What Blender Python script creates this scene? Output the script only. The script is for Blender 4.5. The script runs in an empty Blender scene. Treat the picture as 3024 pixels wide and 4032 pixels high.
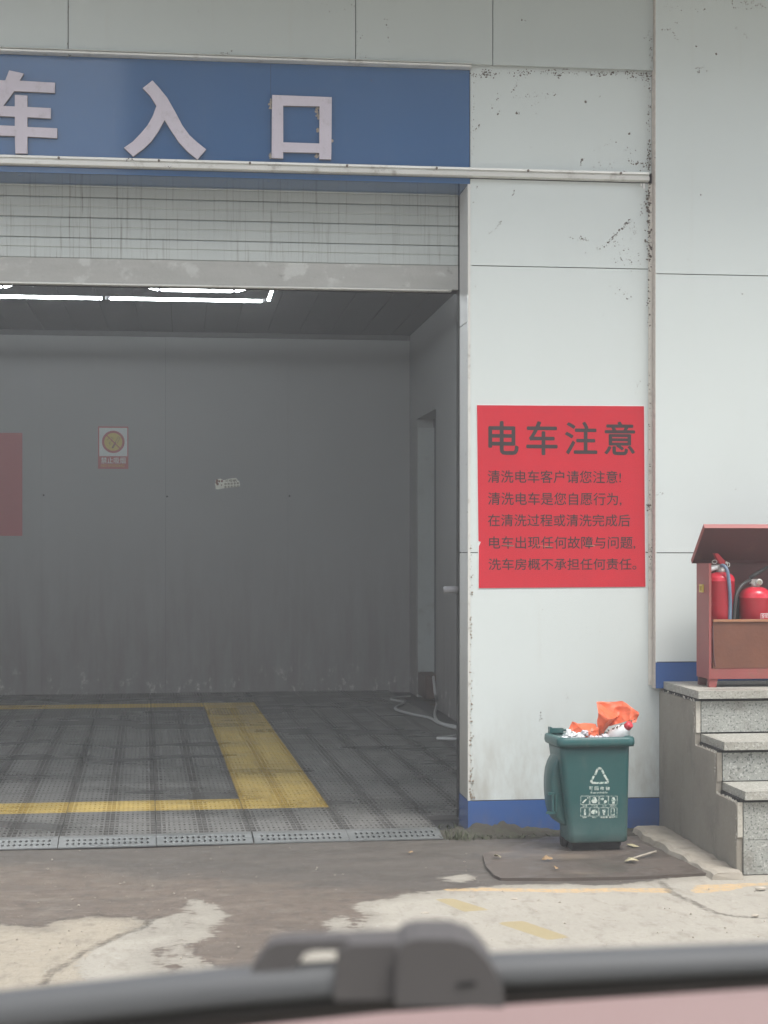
import bpy, bmesh, math, random
from mathutils import Vector, Matrix, noise
random.seed(7)
R = math.radians
C = bpy.context.scene.collection
SC = bpy.context.scene

# ------------------------------------------------------------------ camera
F_PX, PSI, CAM_D, CAM_H, HOR = 6600.0, R(6.84), 8.15, 1.40, 2160.0
cam_data = bpy.data.cameras.new('camera')
cam = bpy.data.objects.new('camera', cam_data); C.objects.link(cam)
cam_data.sensor_fit = 'VERTICAL'; cam_data.sensor_height = 36.0; cam_data.sensor_width = 27.0
cam_data.lens = F_PX / 4032.0 * 36.0
cam_data.shift_y = (HOR - 2016.0) / 4032.0
cam.location = (0, -CAM_D, CAM_H)
cam.rotation_euler = (R(90), 0, -PSI)
cam_data.clip_start = 0.05; cam_data.clip_end = 500
cam_data.dof.use_dof = True; cam_data.dof.focus_distance = 8.3; cam_data.dof.aperture_fstop = 14.0
SC.camera = cam

# ------------------------------------------------------------------ world, sun, exposure
world = bpy.data.worlds.new('World'); SC.world = world; world.use_nodes = True
wn, wl = world.node_tree.nodes, world.node_tree.links
wn.clear()
sky = wn.new('ShaderNodeTexSky'); sky.sky_type = 'NISHITA'; sky.sun_disc = False
SUN_EL, SUN_AZ = R(62), R(150)          # azimuth measured clockwise from +Y (world), behind the viewer to the right
sky.sun_elevation = SUN_EL; sky.sun_rotation = SUN_AZ
sky.air_density = 1.0; sky.dust_density = 3.0; sky.ozone_density = 1.0
hs = wn.new('ShaderNodeHueSaturation'); hs.inputs['Saturation'].default_value = 0.30
bg = wn.new('ShaderNodeBackground'); bg.inputs['Strength'].default_value = 0.15
wo = wn.new('ShaderNodeOutputWorld')
wl.new(sky.outputs[0], hs.inputs['Color']); wl.new(hs.outputs[0], bg.inputs['Color']); wl.new(bg.outputs[0], wo.inputs[0])
sd = bpy.data.lights.new('sun', 'SUN'); sd.energy = 1.35; sd.angle = R(25); sd.color = (1.0, 0.97, 0.92)
sun = bpy.data.objects.new('sun', sd); C.objects.link(sun)
sdir = Vector((math.sin(SUN_AZ) * math.cos(SUN_EL), math.cos(SUN_AZ) * math.cos(SUN_EL), math.sin(SUN_EL)))
sun.rotation_euler = sdir.to_track_quat('Z', 'Y').to_euler(); sun.location = (3, -12, 12)
SC.view_settings.view_transform = 'Standard'; SC.view_settings.look = 'None'
SC.view_settings.exposure = 1.2; SC.view_settings.gamma = 1.0
SC.view_settings.use_curve_mapping = False
SC.render.engine = 'CYCLES'
SC.cycles.max_bounces = 8; SC.cycles.diffuse_bounces = 5
SC.cycles.use_denoising = True

# ------------------------------------------------------------------ measuring helpers
_c, _s = math.cos(PSI), math.sin(PSI)
def _ray(px, py):
    a, b = (px - 1512.0) / F_PX, -(py - HOR) / F_PX
    return (_s + a * _c, _c - a * _s, b)
def W(px, py, d=0.0):                    # point of the photograph on the plane y = d
    r = _ray(px, py); t = (CAM_D + d) / r[1]
    return (r[0] * t, CAM_H + r[2] * t)
def G(px, py, z=0.0):                    # point of the photograph on the plane z
    r = _ray(px, py); t = (z - CAM_H) / r[2]
    return (r[0] * t, r[1] * t - CAM_D)

# ------------------------------------------------------------------ material helpers
class NT:
    def __init__(s, name):
        s.m = bpy.data.materials.new(name); s.m.use_nodes = True
        s.n, s.l = s.m.node_tree.nodes, s.m.node_tree.links
        s.b = s.n['Principled BSDF']
        g = s.n.new('ShaderNodeNewGeometry'); s.pos = g.outputs['Position']
    def map(s, scale, src=None):
        v = s.n.new('ShaderNodeVectorMath'); v.operation = 'MULTIPLY'
        s.l.new(src or s.pos, v.inputs[0]); v.inputs[1].default_value = scale if hasattr(scale, '__len__') else (scale,) * 3
        return v.outputs[0]
    def noise(s, scale, detail=4, rough=.55, dist=0.0):
        t = s.n.new('ShaderNodeTexNoise'); t.inputs['Scale'].default_value = 1.0
        t.inputs['Detail'].default_value = detail; t.inputs['Roughness'].default_value = rough
        t.inputs['Distortion'].default_value = dist
        s.l.new(s.map(scale), t.inputs['Vector']); return t.outputs['Fac']
    def voro(s, scale, feature='F1'):
        t = s.n.new('ShaderNodeTexVoronoi'); t.feature = feature; t.inputs['Scale'].default_value = 1.0
        s.l.new(s.map(scale), t.inputs['Vector']); return t.outputs['Distance']
    def ramp(s, fac, a, b, lo=0.0, hi=1.0):
        t = s.n.new('ShaderNodeMapRange'); t.clamp = True
        t.interpolation_type = 'SMOOTHSTEP'
        s.l.new(fac, t.inputs['Value'])
        for k, v in zip(('From Min', 'From Max', 'To Min', 'To Max'), (a, b, lo, hi)): t.inputs[k].default_value = v
        return t.outputs['Result']
    def math(s, op, a, b=None):
        t = s.n.new('ShaderNodeMath'); t.operation = op
        for i, v in enumerate((a, b)):
            if v is None: continue
            if isinstance(v, (int, float)): t.inputs[i].default_value = v
            else: s.l.new(v, t.inputs[i])
        return t.outputs[0]
    def mix(s, fac, a, b):
        t = s.n.new('ShaderNodeMix'); t.data_type = 'RGBA'
        for k, v in ((0, fac), (6, a), (7, b)):
            if isinstance(v, (int, float)): t.inputs[k].default_value = v
            elif isinstance(v, tuple): t.inputs[k].default_value = (*v, 1.0)
            else: s.l.new(v, t.inputs[k])
        return t.outputs[2]
    def axis(s, k):
        t = s.n.new('ShaderNodeSeparateXYZ'); s.l.new(s.pos, t.inputs[0]); return t.outputs[k]
    def attr(s, name):
        t = s.n.new('ShaderNodeAttribute'); t.attribute_name = name; return t.outputs['Fac']
    def col(s, c):
        if isinstance(c, tuple): s.b.inputs['Base Color'].default_value = (*c, 1)
        else: s.l.new(c, s.b.inputs['Base Color'])
    def set(s, rough=None, metal=None, spec=None):
        for k, v in (('Roughness', rough), ('Metallic', metal), ('Specular IOR Level', spec)):
            if v is None: continue
            if isinstance(v, (int, float)): s.b.inputs[k].default_value = v
            else: s.l.new(v, s.b.inputs[k])
    def bump(s, h, strength=.3, dist=.01):
        t = s.n.new('ShaderNodeBump'); t.inputs['Strength'].default_value = strength; t.inputs['Distance'].default_value = dist
        s.l.new(h, t.inputs['Height']); s.l.new(t.outputs[0], s.b.inputs['Normal'])

def dark(c, k): return tuple(v * k for v in c)
def simple(name, c, rough=.5, var=.15, scale=6.0, metal=0.0, bump=0.0, bscale=60.0, dirt=None, dirt_amt=.5, dscale=9.0, spec=None):
    t = NT(name)
    out = t.mix(t.noise(scale), dark(c, 1 - var), dark(c, 1 + var * .8))
    if dirt: out = t.mix(t.ramp(t.noise(dscale, 8, .65), .52, .75, 0, dirt_amt), out, dirt)
    t.col(out); t.set(rough, metal, spec)
    if bump: t.bump(t.noise(bscale, 5), bump, .004)
    return t.m

def acp(name, c, streak=.25, rough=.22, grime=(.30, .27, .22), base_z=None):
    """painted aluminium composite sheet: faint clouding, thin rain streaks, scattered fly specks"""
    t = NT(name)
    out = t.mix(t.noise((1.3, 1.3, .9), 3), dark(c, .95), dark(c, 1.02))
    out = t.mix(t.ramp(t.noise((26, 26, .8), 5, .6), .58, .8, 0, streak), out, dark(grime, 1.4))
    sp = t.ramp(t.voro(17), .02, .065, 1, 0)
    spm = t.ramp(t.noise(2.1, 4, .7), .52, .66)
    out = t.mix(t.math('MULTIPLY', t.math('MULTIPLY', sp, spm), .75), out, dark(grime, .35))
    if base_z:
        z = t.axis(2); f = t.ramp(z, base_z[0], base_z[1], .55, 0)
        out = t.mix(t.math('MULTIPLY', f, t.ramp(t.noise((9, 9, 3), 7, .7), .35, .7)), out, grime)
    t.col(out); t.set(rough, 0, .45)
    t.bump(t.noise(1.1, 0), .05, .03)
    return t.m

M = {}
M['white_panel'] = acp('white panel', (.60, .65, .635), .10, .24, base_z=(.15, .75))
M['fascia_panel'] = acp('fascia panel', (.50, .545, .53), .14, .22)  # white panel toned down: shade under the eave put into the colour
M['blue_panel'] = acp('blue panel', (.050, .125, .27), .10, .07, (.16, .2, .26))
M['blue_strip'] = acp('blue skirting', (.035, .10, .29), .15, .25, (.12, .12, .15), base_z=(.0, .16))
M['alu'] = simple('aluminium trim', (.68, .68, .64), .38, .12, 4, .25, .1, 80, (.22, .19, .15), .7, 13)
M['jamb'] = None
t = NT('jamb'); c0 = t.mix(t.noise((6, 6, 2), 5), (.52, .53, .52), (.66, .67, .66))
c0 = t.mix(t.ramp(t.axis(2), .1, 1.5, .85, 0), c0, t.mix(t.noise((12, 12, 5), 7, .7), (.10, .085, .06), (.40, .38, .33)))
t.col(c0); t.set(.62, .0); M['jamb'] = t.m
t = NT('mud edge'); c0 = t.mix(t.noise(30, 6, .7), (.16, .12, .085), (.36, .31, .25)); t.col(c0); t.set(.95); t.bump(t.noise(90, 5), .7, .006); M['mud'] = t.m
# roller shutter with black drip marks
t = NT('shutter paint')
base = t.mix(t.noise((2, 2, 6), 4), (.43, .465, .45), (.54, .58, .56))
drip = t.ramp(t.noise((75, 1, 2.2), 6, .66), .54, .68, 0, .75)
drip2 = t.ramp(t.noise((150, 1, 1.2), 3, .6), .58, .72, 0, .6)
upper = t.ramp(t.noise((1.4, 1, .6), 3), .35, .6, .35, 1)
base = t.mix(t.math('MULTIPLY', drip, upper), base, (.13, .12, .10)); base = t.mix(t.math('MULTIPLY', drip2, upper), base, (.18, .165, .14))
base = t.mix(t.ramp(t.noise((11, 1, 20), 7, .75), .63, .8, 0, .55), base, (.15, .13, .10))
t.col(base); t.set(.42); M['slat'] = t.m
t = NT('shutter bottom bar')
base = t.mix(t.noise((5, 1, 22), 6, .65), (.33, .335, .315), (.47, .475, .45))
base = t.mix(t.ramp(t.noise((8, 1, 9), 5, .6), .56, .66, 0, .6), base, (.58, .60, .57))
base = t.mix(t.ramp(t.noise((13, 1, 17), 8, .75), .6, .75, 0, .7), base, (.13, .12, .10))
t.col(base); t.set(.7); t.bump(t.noise(60, 6), .3, .004); M['bottom_bar'] = t.m
# interior
t = NT('interior wall sheet')
base = t.mix(t.noise((1, 1, 1), 4), (.29, .295, .295), (.35, .355, .355))
low = t.ramp(t.axis(2), .0, 2.0, 1, 0)
base = t.mix(t.math('MULTIPLY', low, t.ramp(t.noise((7, 7, .9), 7, .7), .3, .75, .35, .95)), base, (.205, .18, .17))
base = t.mix(t.math('MULTIPLY', t.ramp(t.axis(2), .3, 1.9, 1, .1), t.ramp(t.noise((22, 22, 1.1), 7, .7), .60, .76, 0, .3)), base, (.48, .47, .46))
base = t.mix(t.math('MULTIPLY', t.ramp(t.axis(2), .0, .42, 1, 0), t.ramp(t.noise((9, 9, 6), 7, .75), .54, .68, 0, .8)), base, (.75, .73, .70))
t.col(base); t.set(.5); t.bump(t.noise((20, 20, 4), 5), .15, .006); M['inner_wall'] = t.m
M['pale_sheet'] = simple('pale sheet', (.42, .45, .445), .5, .1, 3, dirt=(.2, .18, .16), dirt_amt=.4)
M['ceiling'] = simple('ceiling boards', (.115, .115, .12), .6, .12, 2, dirt=(.15, .15, .15), dirt_amt=.5)  # lamps shine downward only: the unlit look is put into this colour
M['dark_gap'] = simple('dark gap', (.02, .02, .02), .9, .1)
M['drain_floor'] = simple('drain floor', (.03, .03, .03), .5, .3, 5, bump=.3)
def tilemat(name, a, b, wet):
    t = NT(name)
    base = t.mix(t.noise((3, 3, 3), 6, .65), a, b)
    base = t.mix(t.ramp(t.noise(22, 7, .75), .5, .75, 0, .6), base, (.11, .10, .09))
    w = t.ramp(t.noise((.7, 1.3, 1), 3), .38, .62)
    base = t.mix(t.math('MULTIPLY', w, .55), base, wet)  # dark patches paint a windscreen reflection into the floor as wet areas
    t.col(base); t.set(t.ramp(w, 0, 1, .55, .25)); t.bump(t.noise(150, 4), .25, .002); return t.m
M['tile_grey'] = tilemat('grey grating', (.105, .103, .098), (.165, .162, .153), (.05, .054, .053))
M['tile_yellow'] = tilemat('yellow grating', (.44, .31, .075), (.55, .40, .12), (.27, .19, .04))
M['ramp'] = tilemat('grating ramp', (.13, .135, .135), (.20, .21, .21), (.09, .10, .10))
t = NT('led tube'); t.b.inputs['Emission Color'].default_value = (.90, .97, 1, 1); t.b.inputs['Emission Strength'].default_value = 16.0; M['led'] = t.m
M['clip'] = simple('grey plastic', (.25, .25, .26), .5)
# print colours
M['poster'] = simple('red poster vinyl', (.54, .018, .035), .34, .10, 4, bump=.16, bscale=7)
M['ink'] = simple('grey black ink', (.030, .022, .024), .55, .25, 30)
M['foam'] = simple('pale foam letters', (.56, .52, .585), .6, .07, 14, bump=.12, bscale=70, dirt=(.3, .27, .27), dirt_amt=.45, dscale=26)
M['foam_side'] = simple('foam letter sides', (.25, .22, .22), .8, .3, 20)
M['sign_red'] = simple('sign red', (.42, .13, .13), .5)
M['sign_white'] = simple('sign white', (.62, .65, .64), .5)
M['sign_yellow'] = simple('sign yellow', (.55, .45, .15), .5)
M['sign_brown'] = simple('sign brown', (.26, .15, .12), .5)
M['sticker'] = simple('sticker paper', (.80, .80, .72), .5)
M['sticker_ink'] = simple('sticker ink', (.28, .26, .20), .6)
M['red_dull'] = simple('dull red poster', (.42, .13, .14), .5, .1, 2)
# bin
t = NT('green bin plastic'); base = t.mix(t.noise((4, 4, 6), 5, .65), (.008, .070, .070), (.014, .092, .092))
base = t.mix(t.math('MULTIPLY', t.ramp(t.axis(2), .04, .26, .6, .05), t.ramp(t.noise((9, 9, 5), 6, .7), .3, .7, .4, 1)), base, (.12, .18, .17))
base = t.mix(t.ramp(t.noise((14, 14, 5), 6, .7), .52, .75, 0, .45), base, (.085, .125, .115))
t.col(base); t.set(.42); t.bump(t.noise(60, 4), .1, .003); M['bin'] = t.m
t = NT('worn white print'); base = t.mix(t.ramp(t.noise(90, 6, .7), .46, .60), (.62, .68, .62), (.12, .24, .21)); t.col(base); t.set(.5); M['print'] = t.m
M['orange'] = simple('orange bag', (.66, .125, .05), .5, .1, 10, bump=.2, bscale=30, dirt=(.15, .05, .02), dirt_amt=.55, dscale=30)
M['white_plastic'] = simple('white plastic', (.70, .72, .72), .35, .08, 20)
M['clear_wrap'] = simple('thin wrapping', (.55, .52, .55), .2, .25, 30, dirt=(.35, .1, .08), dirt_amt=.5, dscale=40)
M['red_cap'] = simple('red cap', (.62, .03, .05), .35, .05)
M['black_rubber'] = simple('black rubber', (.012, .012, .013), .6, .3, 20)
# stone
def granite(name, a, b, speck, amt):
    t = NT(name)
    base = t.mix(t.noise(3.5, 5, .6), a, b)
    base = t.mix(t.ramp(t.noise((105, 105, 105), 3, .6), .55, .62, 0, amt), base, speck)
    base = t.mix(t.ramp(t.noise((70, 70, 90), 2, .5), .58, .66, 0, .5), base, (.60, .60, .57))
    base = t.mix(t.ramp(t.noise((4, 4, 6), 7, .72), .47, .70, 0, .6), base, (.155, .14, .115))
    t.col(base); t.set(.6); t.bump(t.noise(160, 4), .35, .003); return t.m
M['granite'] = granite('speckled granite', (.25, .26, .24), (.37, .38, .35), (.075, .09, .085), .9)
M['tread'] = granite('tread slab', (.29, .285, .25), (.38, .375, .33), (.14, .14, .125), .7)
t = NT('stained cement side')
base = t.mix(t.noise((3, 3, 2), 6, .65), (.175, .155, .125), (.33, .31, .265))
base = t.mix(t.ramp(t.noise((5, 5, 3.5), 6, .7), .5, .75, 0, .6), base, (.14, .13, .11))
base = t.mix(t.ramp(t.noise(70, 4), .55, .7, 0, .3), base, (.36, .35, .31))
t.col(base); t.set(.8); t.bump(t.noise(80, 6), .4, .004); M['cement_side'] = t.m
M['trim_pale'] = simple('pale trim', (.64, .62, .56), .6, .15, 9, bump=.15, dirt=(.2, .15, .11), dirt_amt=.7, dscale=16)
M['mortar'] = simple('pale mortar', (.50, .48, .42), .9, .25, 30, bump=.6, bscale=80, dirt=(.2, .17, .13), dirt_amt=.8, dscale=30)
# cabinet
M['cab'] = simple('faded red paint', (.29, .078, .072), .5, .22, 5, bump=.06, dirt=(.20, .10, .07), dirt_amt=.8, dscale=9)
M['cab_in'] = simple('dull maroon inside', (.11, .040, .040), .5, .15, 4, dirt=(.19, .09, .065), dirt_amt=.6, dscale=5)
t = NT('rusty door'); base = t.mix(t.noise((4, 4, 4), 7, .7), (.095, .036, .024), (.21, .078, .042))
base = t.mix(t.ramp(t.noise((3, 3, 1.1), 4), .56, .72, 0, .7), base, (.33, .145, .055)); t.col(base); t.set(.55); t.bump(t.noise(50, 6), .3, .004); M['rust'] = t.m
M['ext_red'] = simple('extinguisher red', (.56, .022, .045), .25, .06, 6, dirt=(.4, .1, .1), dirt_amt=.25)
M['ext_handle'] = simple('handle red', (.45, .03, .04), .4)
M['steel'] = simple('dull steel', (.60, .59, .56), .4, .2, 20, .35)
M['hose_blue'] = simple('blue grey hose', (.13, .19, .27), .45, .25, 15)
M['hose_black'] = simple('black hose', (.035, .035, .035), .5, .2, 15)
M['yellow_latch'] = simple('yellow latch', (.60, .47, .08), .4)
M['white_hose'] = simple('white hose', (.42, .42, .42), .4, .1)
# ground
t = NT('yard concrete')
e1 = t.math('MULTIPLY', t.math('SUBTRACT', t.noise((26, 42, 1), 6, .62), .5), .16)
e2 = t.math('MULTIPLY', t.math('SUBTRACT', t.noise((3.2, 7, 1), 3), .5), .22)
e = t.math('ADD', e1, e2)
wsum = t.math('ADD', t.attr('wet'), e)
wet = t.ramp(wsum, -.014, .014)            # 1 = wet
grain = t.noise((55, 26, 1), 7, .78); broad = t.noise((1.6, 1.6, 1), 5, .6)
dryc = t.mix(broad, (.28, .262, .225), (.40, .375, .32))
rough_ = t.ramp(t.math('ADD', t.attr('rough'), e1), -.015, .02)
dryc = t.mix(t.math('MULTIPLY', rough_, .9), dryc, t.mix(t.noise((28, 28, 1), 8, .78), (.26, .22, .165), (.54, .485, .39)))
dryc = t.mix(t.ramp(grain, .52, .70, 0, .55), dryc, (.17, .16, .14))
dryc = t.mix(t.ramp(t.noise((30, 14, 1), 5, .72), .58, .70, 0, .5), dryc, (.46, .44, .39))
dryc = t.mix(t.ramp(t.noise((13, 6, 1), 8, .72), .50, .66, 0, .5), dryc, (.20, .18, .145))
dryc = t.mix(t.ramp(wsum, -.16, .0, 0, .38), dryc, (.16, .145, .12))
dryc = t.mix(t.ramp(t.noise((7, 7, 1), 7, .7), .55, .75, 0, .35), dryc, (.27, .25, .21))
lip = t.ramp(t.attr('line'), -.02, .01)
wetc = t.mix(t.noise((2.5, 5, 1), 6, .65), (.095, .073, .058), (.155, .124, .098))
wetc = t.mix(t.ramp(grain, .54, .68, 0, .6), wetc, (.20, .18, .15))
wetc = t.mix(t.ramp(t.noise((5, 11, 1), 7, .7), .48, .70, 0, .65), wetc, (.205, .178, .145))
wetc = t.mix(t.ramp(t.noise((17, 9, 1), 8, .75), .50, .62, 0, .6), wetc, (.075, .062, .052))
wetc = t.mix(t.ramp(t.noise((42, 22, 1), 4, .75), .64, .70, 0, .8), wetc, (.34, .31, .26))
damp = t.ramp(t.math('ADD', t.attr('damp'), t.math('MULTIPLY', e, 1.3)), -.10, .12)
wetc = t.mix(t.math('MULTIPLY', damp, .75), wetc, t.mix(t.noise((4, 12, 1), 6), (.050, .046, .041), (.095, .086, .076)))
colr = t.mix(wet, dryc, wetc)
wear = t.ramp(t.noise((34, 34, 1), 7, .7), .36, .56, 0.15, 1)
ln = t.math('MULTIPLY', t.ramp(t.math('ADD', t.attr('line'), t.math('MULTIPLY', e1, .35)), -.006, .008), wear)
colr = t.mix(t.math('MULTIPLY', ln, .75), colr, t.mix(t.noise((20, 20, 1), 5), (.48, .31, .13), (.58, .40, .20)))
ds = t.ramp(t.math('ADD', t.attr('dash'), t.math('MULTIPLY', e1, .06)), -.004, .006)
colr = t.mix(t.math('MULTIPLY', ds, .75), colr, (.33, .265, .125))
crack = t.math('ADD', t.attr('crack'), t.math('MULTIPLY', e1, .35))
ck = t.ramp(crack, .0, .022, 1, 0)
ckm = t.ramp(t.noise((9, 9, 1), 5, .7), .42, .55, .1, .9)
colr = t.mix(t.math('MULTIPLY', t.math('MULTIPLY', ck, ckm), .8), colr, (.10, .082, .06))
t.col(colr)
t.set(t.math('SUBTRACT', .88, t.math('MULTIPLY', t.math('MAXIMUM', wet, 0), t.ramp(t.noise((3, 6, 1), 4), .4, .62, .12, .42))))
hgt = t.math('ADD', t.math('MULTIPLY', t.noise((55, 55, 1), 8, .75), t.math('ADD', .45, rough_)), t.math('MULTIPLY', ck, -1.2))
t.bump(hgt, .7, .016); M['ground'] = t.m
t = NT('dirty rubber mat')
base = t.mix(t.noise((3, 7, 1), 6, .7), (.055, .047, .042), (.115, .092, .076))
base = t.mix(t.ramp(t.noise((2.2, 5, 1), 5, .6), .52, .68, 0, .7), base, (.17, .135, .105))
t.col(base); t.set(t.ramp(t.noise((4, 4, 1)), .4, .6, .35, .65)); t.bump(t.noise(60, 5), .3, .004); M['mat'] = t.m
M['kerb'] = simple('worn kerb concrete', (.33, .30, .25), .9, .3, 8, bump=.8, bscale=40, dirt=(.14, .115, .09), dirt_amt=.8, dscale=9)
M['soil'] = simple('wet soil', (.040, .036, .026), .9, .4, 20, bump=.9, bscale=60, dirt=(.06, .075, .03), dirt_amt=.8, dscale=12)
M['grass'] = simple('grass', (.055, .065, .03), .7, .4, 30)
M['leaf'] = simple('dry leaf', (.30, .20, .11), .8, .3, 60)
M['leaf_pale'] = simple('pale dry leaf', (.40, .36, .23), .8, .25, 60)
M['stone_bit'] = simple('pebble', (.40, .36, .30), .9, .5, 40)
M['dirt_speck'] = simple('dust and cobweb', (.12, .098, .08), .95, .4, 60)
M['dust_brown'] = simple('brown dust', (.56, .51, .46), .95, .4, 40)
M['fluff'] = simple('fluff', (.42, .37, .31), .95, .3, 40)
# car
M['pink_paint'] = simple('pink car paint', (.26, .178, .168), .5, .02, 2)
M['wiper'] = simple('wiper plastic', (.082, .085, .088), .6, .1, 12)
M['wiper_cap'] = simple('wiper cap plastic', (.082, .076, .075), .7, .1, 12)

# ------------------------------------------------------------------ object helpers
def link(name, me, mat, parent=None, smooth=False):
    mats = mat if isinstance(mat, (list, tuple)) else [mat]
    if not me.materials:
        for m_ in mats: me.materials.append(m_)
    if smooth:
        for p in me.polygons: p.use_smooth = True
    o = bpy.data.objects.new(name, me); C.objects.link(o)
    if parent: o.parent = parent
    return o
def obj(name, bm, mat, parent=None, smooth=False, bev=0.0, seg=2, loc=None, rot=None):
    if bev:
        bmesh.ops.bevel(bm, geom=[e_ for e_ in bm.edges if len(e_.link_faces) == 2 and e_.calc_face_angle(0) > .5], offset=bev, segments=seg, profile=.6, affect='EDGES', clamp_overlap=True)
    bmesh.ops.recalc_face_normals(bm, faces=bm.faces)
    me = bpy.data.meshes.new(name); bm.to_mesh(me); bm.free()
    o = link(name, me, mat, parent, smooth)
    if loc: o.location = loc
    if rot: o.rotation_euler = rot
    return o
def thing(name, label, cat, loc=(0, 0, 0), rot=0, group=None):
    o = bpy.data.objects.new(name, None); C.objects.link(o); o.empty_display_size = .1
    o.location = loc; o.rotation_euler = (0, 0, rot); o['label'] = label; o['category'] = cat
    if group: o['group'] = group
    return o
def tag(o, label=None, cat=None, group=None, kind=None):
    for k, v in (('label', label), ('category', cat), ('group', group), ('kind', kind)):
        if v: o[k] = v
    return o
def B(x0, x1, y0, y1, z0, z1, bm=None):
    bm = bm or bmesh.new()
    v = [bm.verts.new(p) for p in ((x0, y0, z0), (x1, y0, z0), (x1, y1, z0), (x0, y1, z0), (x0, y0, z1), (x1, y0, z1), (x1, y1, z1), (x0, y1, z1))]
    for f in ((0, 3, 2, 1), (4, 5, 6, 7), (0, 1, 5, 4), (1, 2, 6, 5), (2, 3, 7, 6), (3, 0, 4, 7)): bm.faces.new([v[i] for i in f])
    return bm
def prism(pts, y0, y1, bm=None):               # outline in x,z extruded from y0 (front) to y1
    bm = bm or bmesh.new()
    a = [bm.verts.new((x, y0, z)) for x, z in pts]; b = [bm.verts.new((x, y1, z)) for x, z in pts]
    n = len(pts); bm.faces.new(a); bm.faces.new(b[::-1])
    for i in range(n): bm.faces.new((a[i], b[i], b[(i + 1) % n], a[(i + 1) % n]))
    return bm
def tube(pts, r, seg=8, bm=None, cap=True):
    bm = bm or bmesh.new(); pts = [Vector(p) for p in pts]; n = len(pts); rings = []
    up = Vector((0, 0, 1)); prev = None
    for i, p in enumerate(pts):
        d = (pts[min(i + 1, n - 1)] - pts[max(i - 1, 0)]).normalized()
        u = prev if prev is not None else (up if abs(d.z) < .9 else Vector((1, 0, 0)))
        u = (u - d * u.dot(d)).normalized(); prev = u; w = d.cross(u)
        rr = r[i] if hasattr(r, '__len__') else r
        rings.append([bm.verts.new(p + (u * math.cos(a) + w * math.sin(a)) * rr) for a in [2 * math.pi * k / seg for k in range(seg)]])
    for a, b in zip(rings, rings[1:]):
        for k in range(seg): bm.faces.new((a[k], a[(k + 1) % seg], b[(k + 1) % seg], b[k]))
    if cap: bm.faces.new(rings[0][::-1]); bm.faces.new(rings[-1])
    return bm
def smooth_path(pts, n=6):
    pts = [Vector(p) for p in pts]; out = []
    P_ = [pts[0]] + pts + [pts[-1]]
    for i in range(1, len(P_) - 2):
        for k in range(n):
            t_ = k / n; a, b, c, d = P_[i - 1], P_[i], P_[i + 1], P_[i + 2]
            out.append(.5 * ((2 * b) + (c - a) * t_ + (2 * a - 5 * b + 4 * c - d) * t_ ** 2 + (3 * b - a - 3 * c + d) * t_ ** 3))
    out.append(pts[-1]); return out
def lathe(prof, seg=32, c=(0, 0, 0), bm=None):
    bm = bm or bmesh.new(); rings = []
    for r_, z in prof: rings.append([bm.verts.new((c[0] + r_ * math.cos(2 * math.pi * k / seg), c[1] + r_ * math.sin(2 * math.pi * k / seg), c[2] + z)) for k in range(seg)])
    for a, b in zip(rings, rings[1:]):
        for k in range(seg): bm.faces.new((a[k], a[(k + 1) % seg], b[(k + 1) % seg], b[k]))
    bm.faces.new(rings[0][::-1]); bm.faces.new(rings[-1]); return bm
_font_cache = {}
def text_mesh(s, bold=0.0, extrude=0.0):
    key = (s, bold, extrude)
    if key in _font_cache: return _font_cache[key]
    cu = bpy.data.curves.new('txt', 'FONT'); cu.body = s; cu.size = 1; cu.offset = 0.0; cu.extrude = extrude; cu.resolution_u = 3
    o = bpy.data.objects.new('txt', cu); C.objects.link(o)
    dg = bpy.context.evaluated_depsgraph_get(); me = bpy.data.meshes.new_from_object(o.evaluated_get(dg))
    me.materials.clear()
    if bold:
        bb = bmesh.new()
        for i_, (dx_, dy_) in enumerate(((0, 0), (1, .0), (-1, .0), (0, 1), (0, -1))):
            m2 = me.copy(); m2.transform(Matrix.Translation((dx_ * bold, dy_ * bold, i_ * .008))); bb.from_mesh(m2); bpy.data.meshes.remove(m2)
        bb.to_mesh(me); bb.free()
    bpy.data.objects.remove(o); bpy.data.curves.remove(cu); _font_cache[key] = me; return me
def text(name, s, x0, x1, z0, z1, y, mat, parent, bold=0.0, origin=(0, 0, 0)):
    """flat lettering fitted to a rectangle on a plane facing -Y"""
    me = text_mesh(s, bold).copy()
    xs = [v.co.x for v in me.vertices]; ys = [v.co.y for v in me.vertices]
    ax, bx, ay, by = min(xs), max(xs), min(ys), max(ys)
    for v in me.vertices:
        v.co = ((x0 + (v.co.x - ax) / (bx - ax) * (x1 - x0)) - origin[0], y - v.co.z * .01 - origin[1], (z0 + (v.co.y - ay) / (by - ay) * (z1 - z0)) - origin[2])
    o = link(name, me, mat, parent); return o
def blob(bm, x, z, r, y=-.002, axis='y', seed=0):
    n = 7; ph = random.random() * 6.28; el = random.uniform(.45, 1)
    pts = []
    for k in range(n):
        a = 2 * math.pi * k / n; q = r * random.uniform(.55, 1.25)
        u, v = math.cos(a) * q, math.sin(a) * q * el
        pts.append((x + u * math.cos(ph) - v * math.sin(ph), z + u * math.sin(ph) + v * math.cos(ph)))
    if axis == 'y': vs = [bm.verts.new((p[0], y, p[1])) for p in pts]; cv = bm.verts.new((x, y - r * .45, z))
    elif axis == 'x': vs = [bm.verts.new((y, p[0], p[1])) for p in pts]; cv = bm.verts.new((y - r * .45, x, z))
    else: vs = [bm.verts.new((p[0], p[1], y)) for p in pts]; cv = bm.verts.new((x, z, y + r * .45))
    for k in range(n): bm.faces.new((vs[k], vs[(k + 1) % n], cv))

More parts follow.
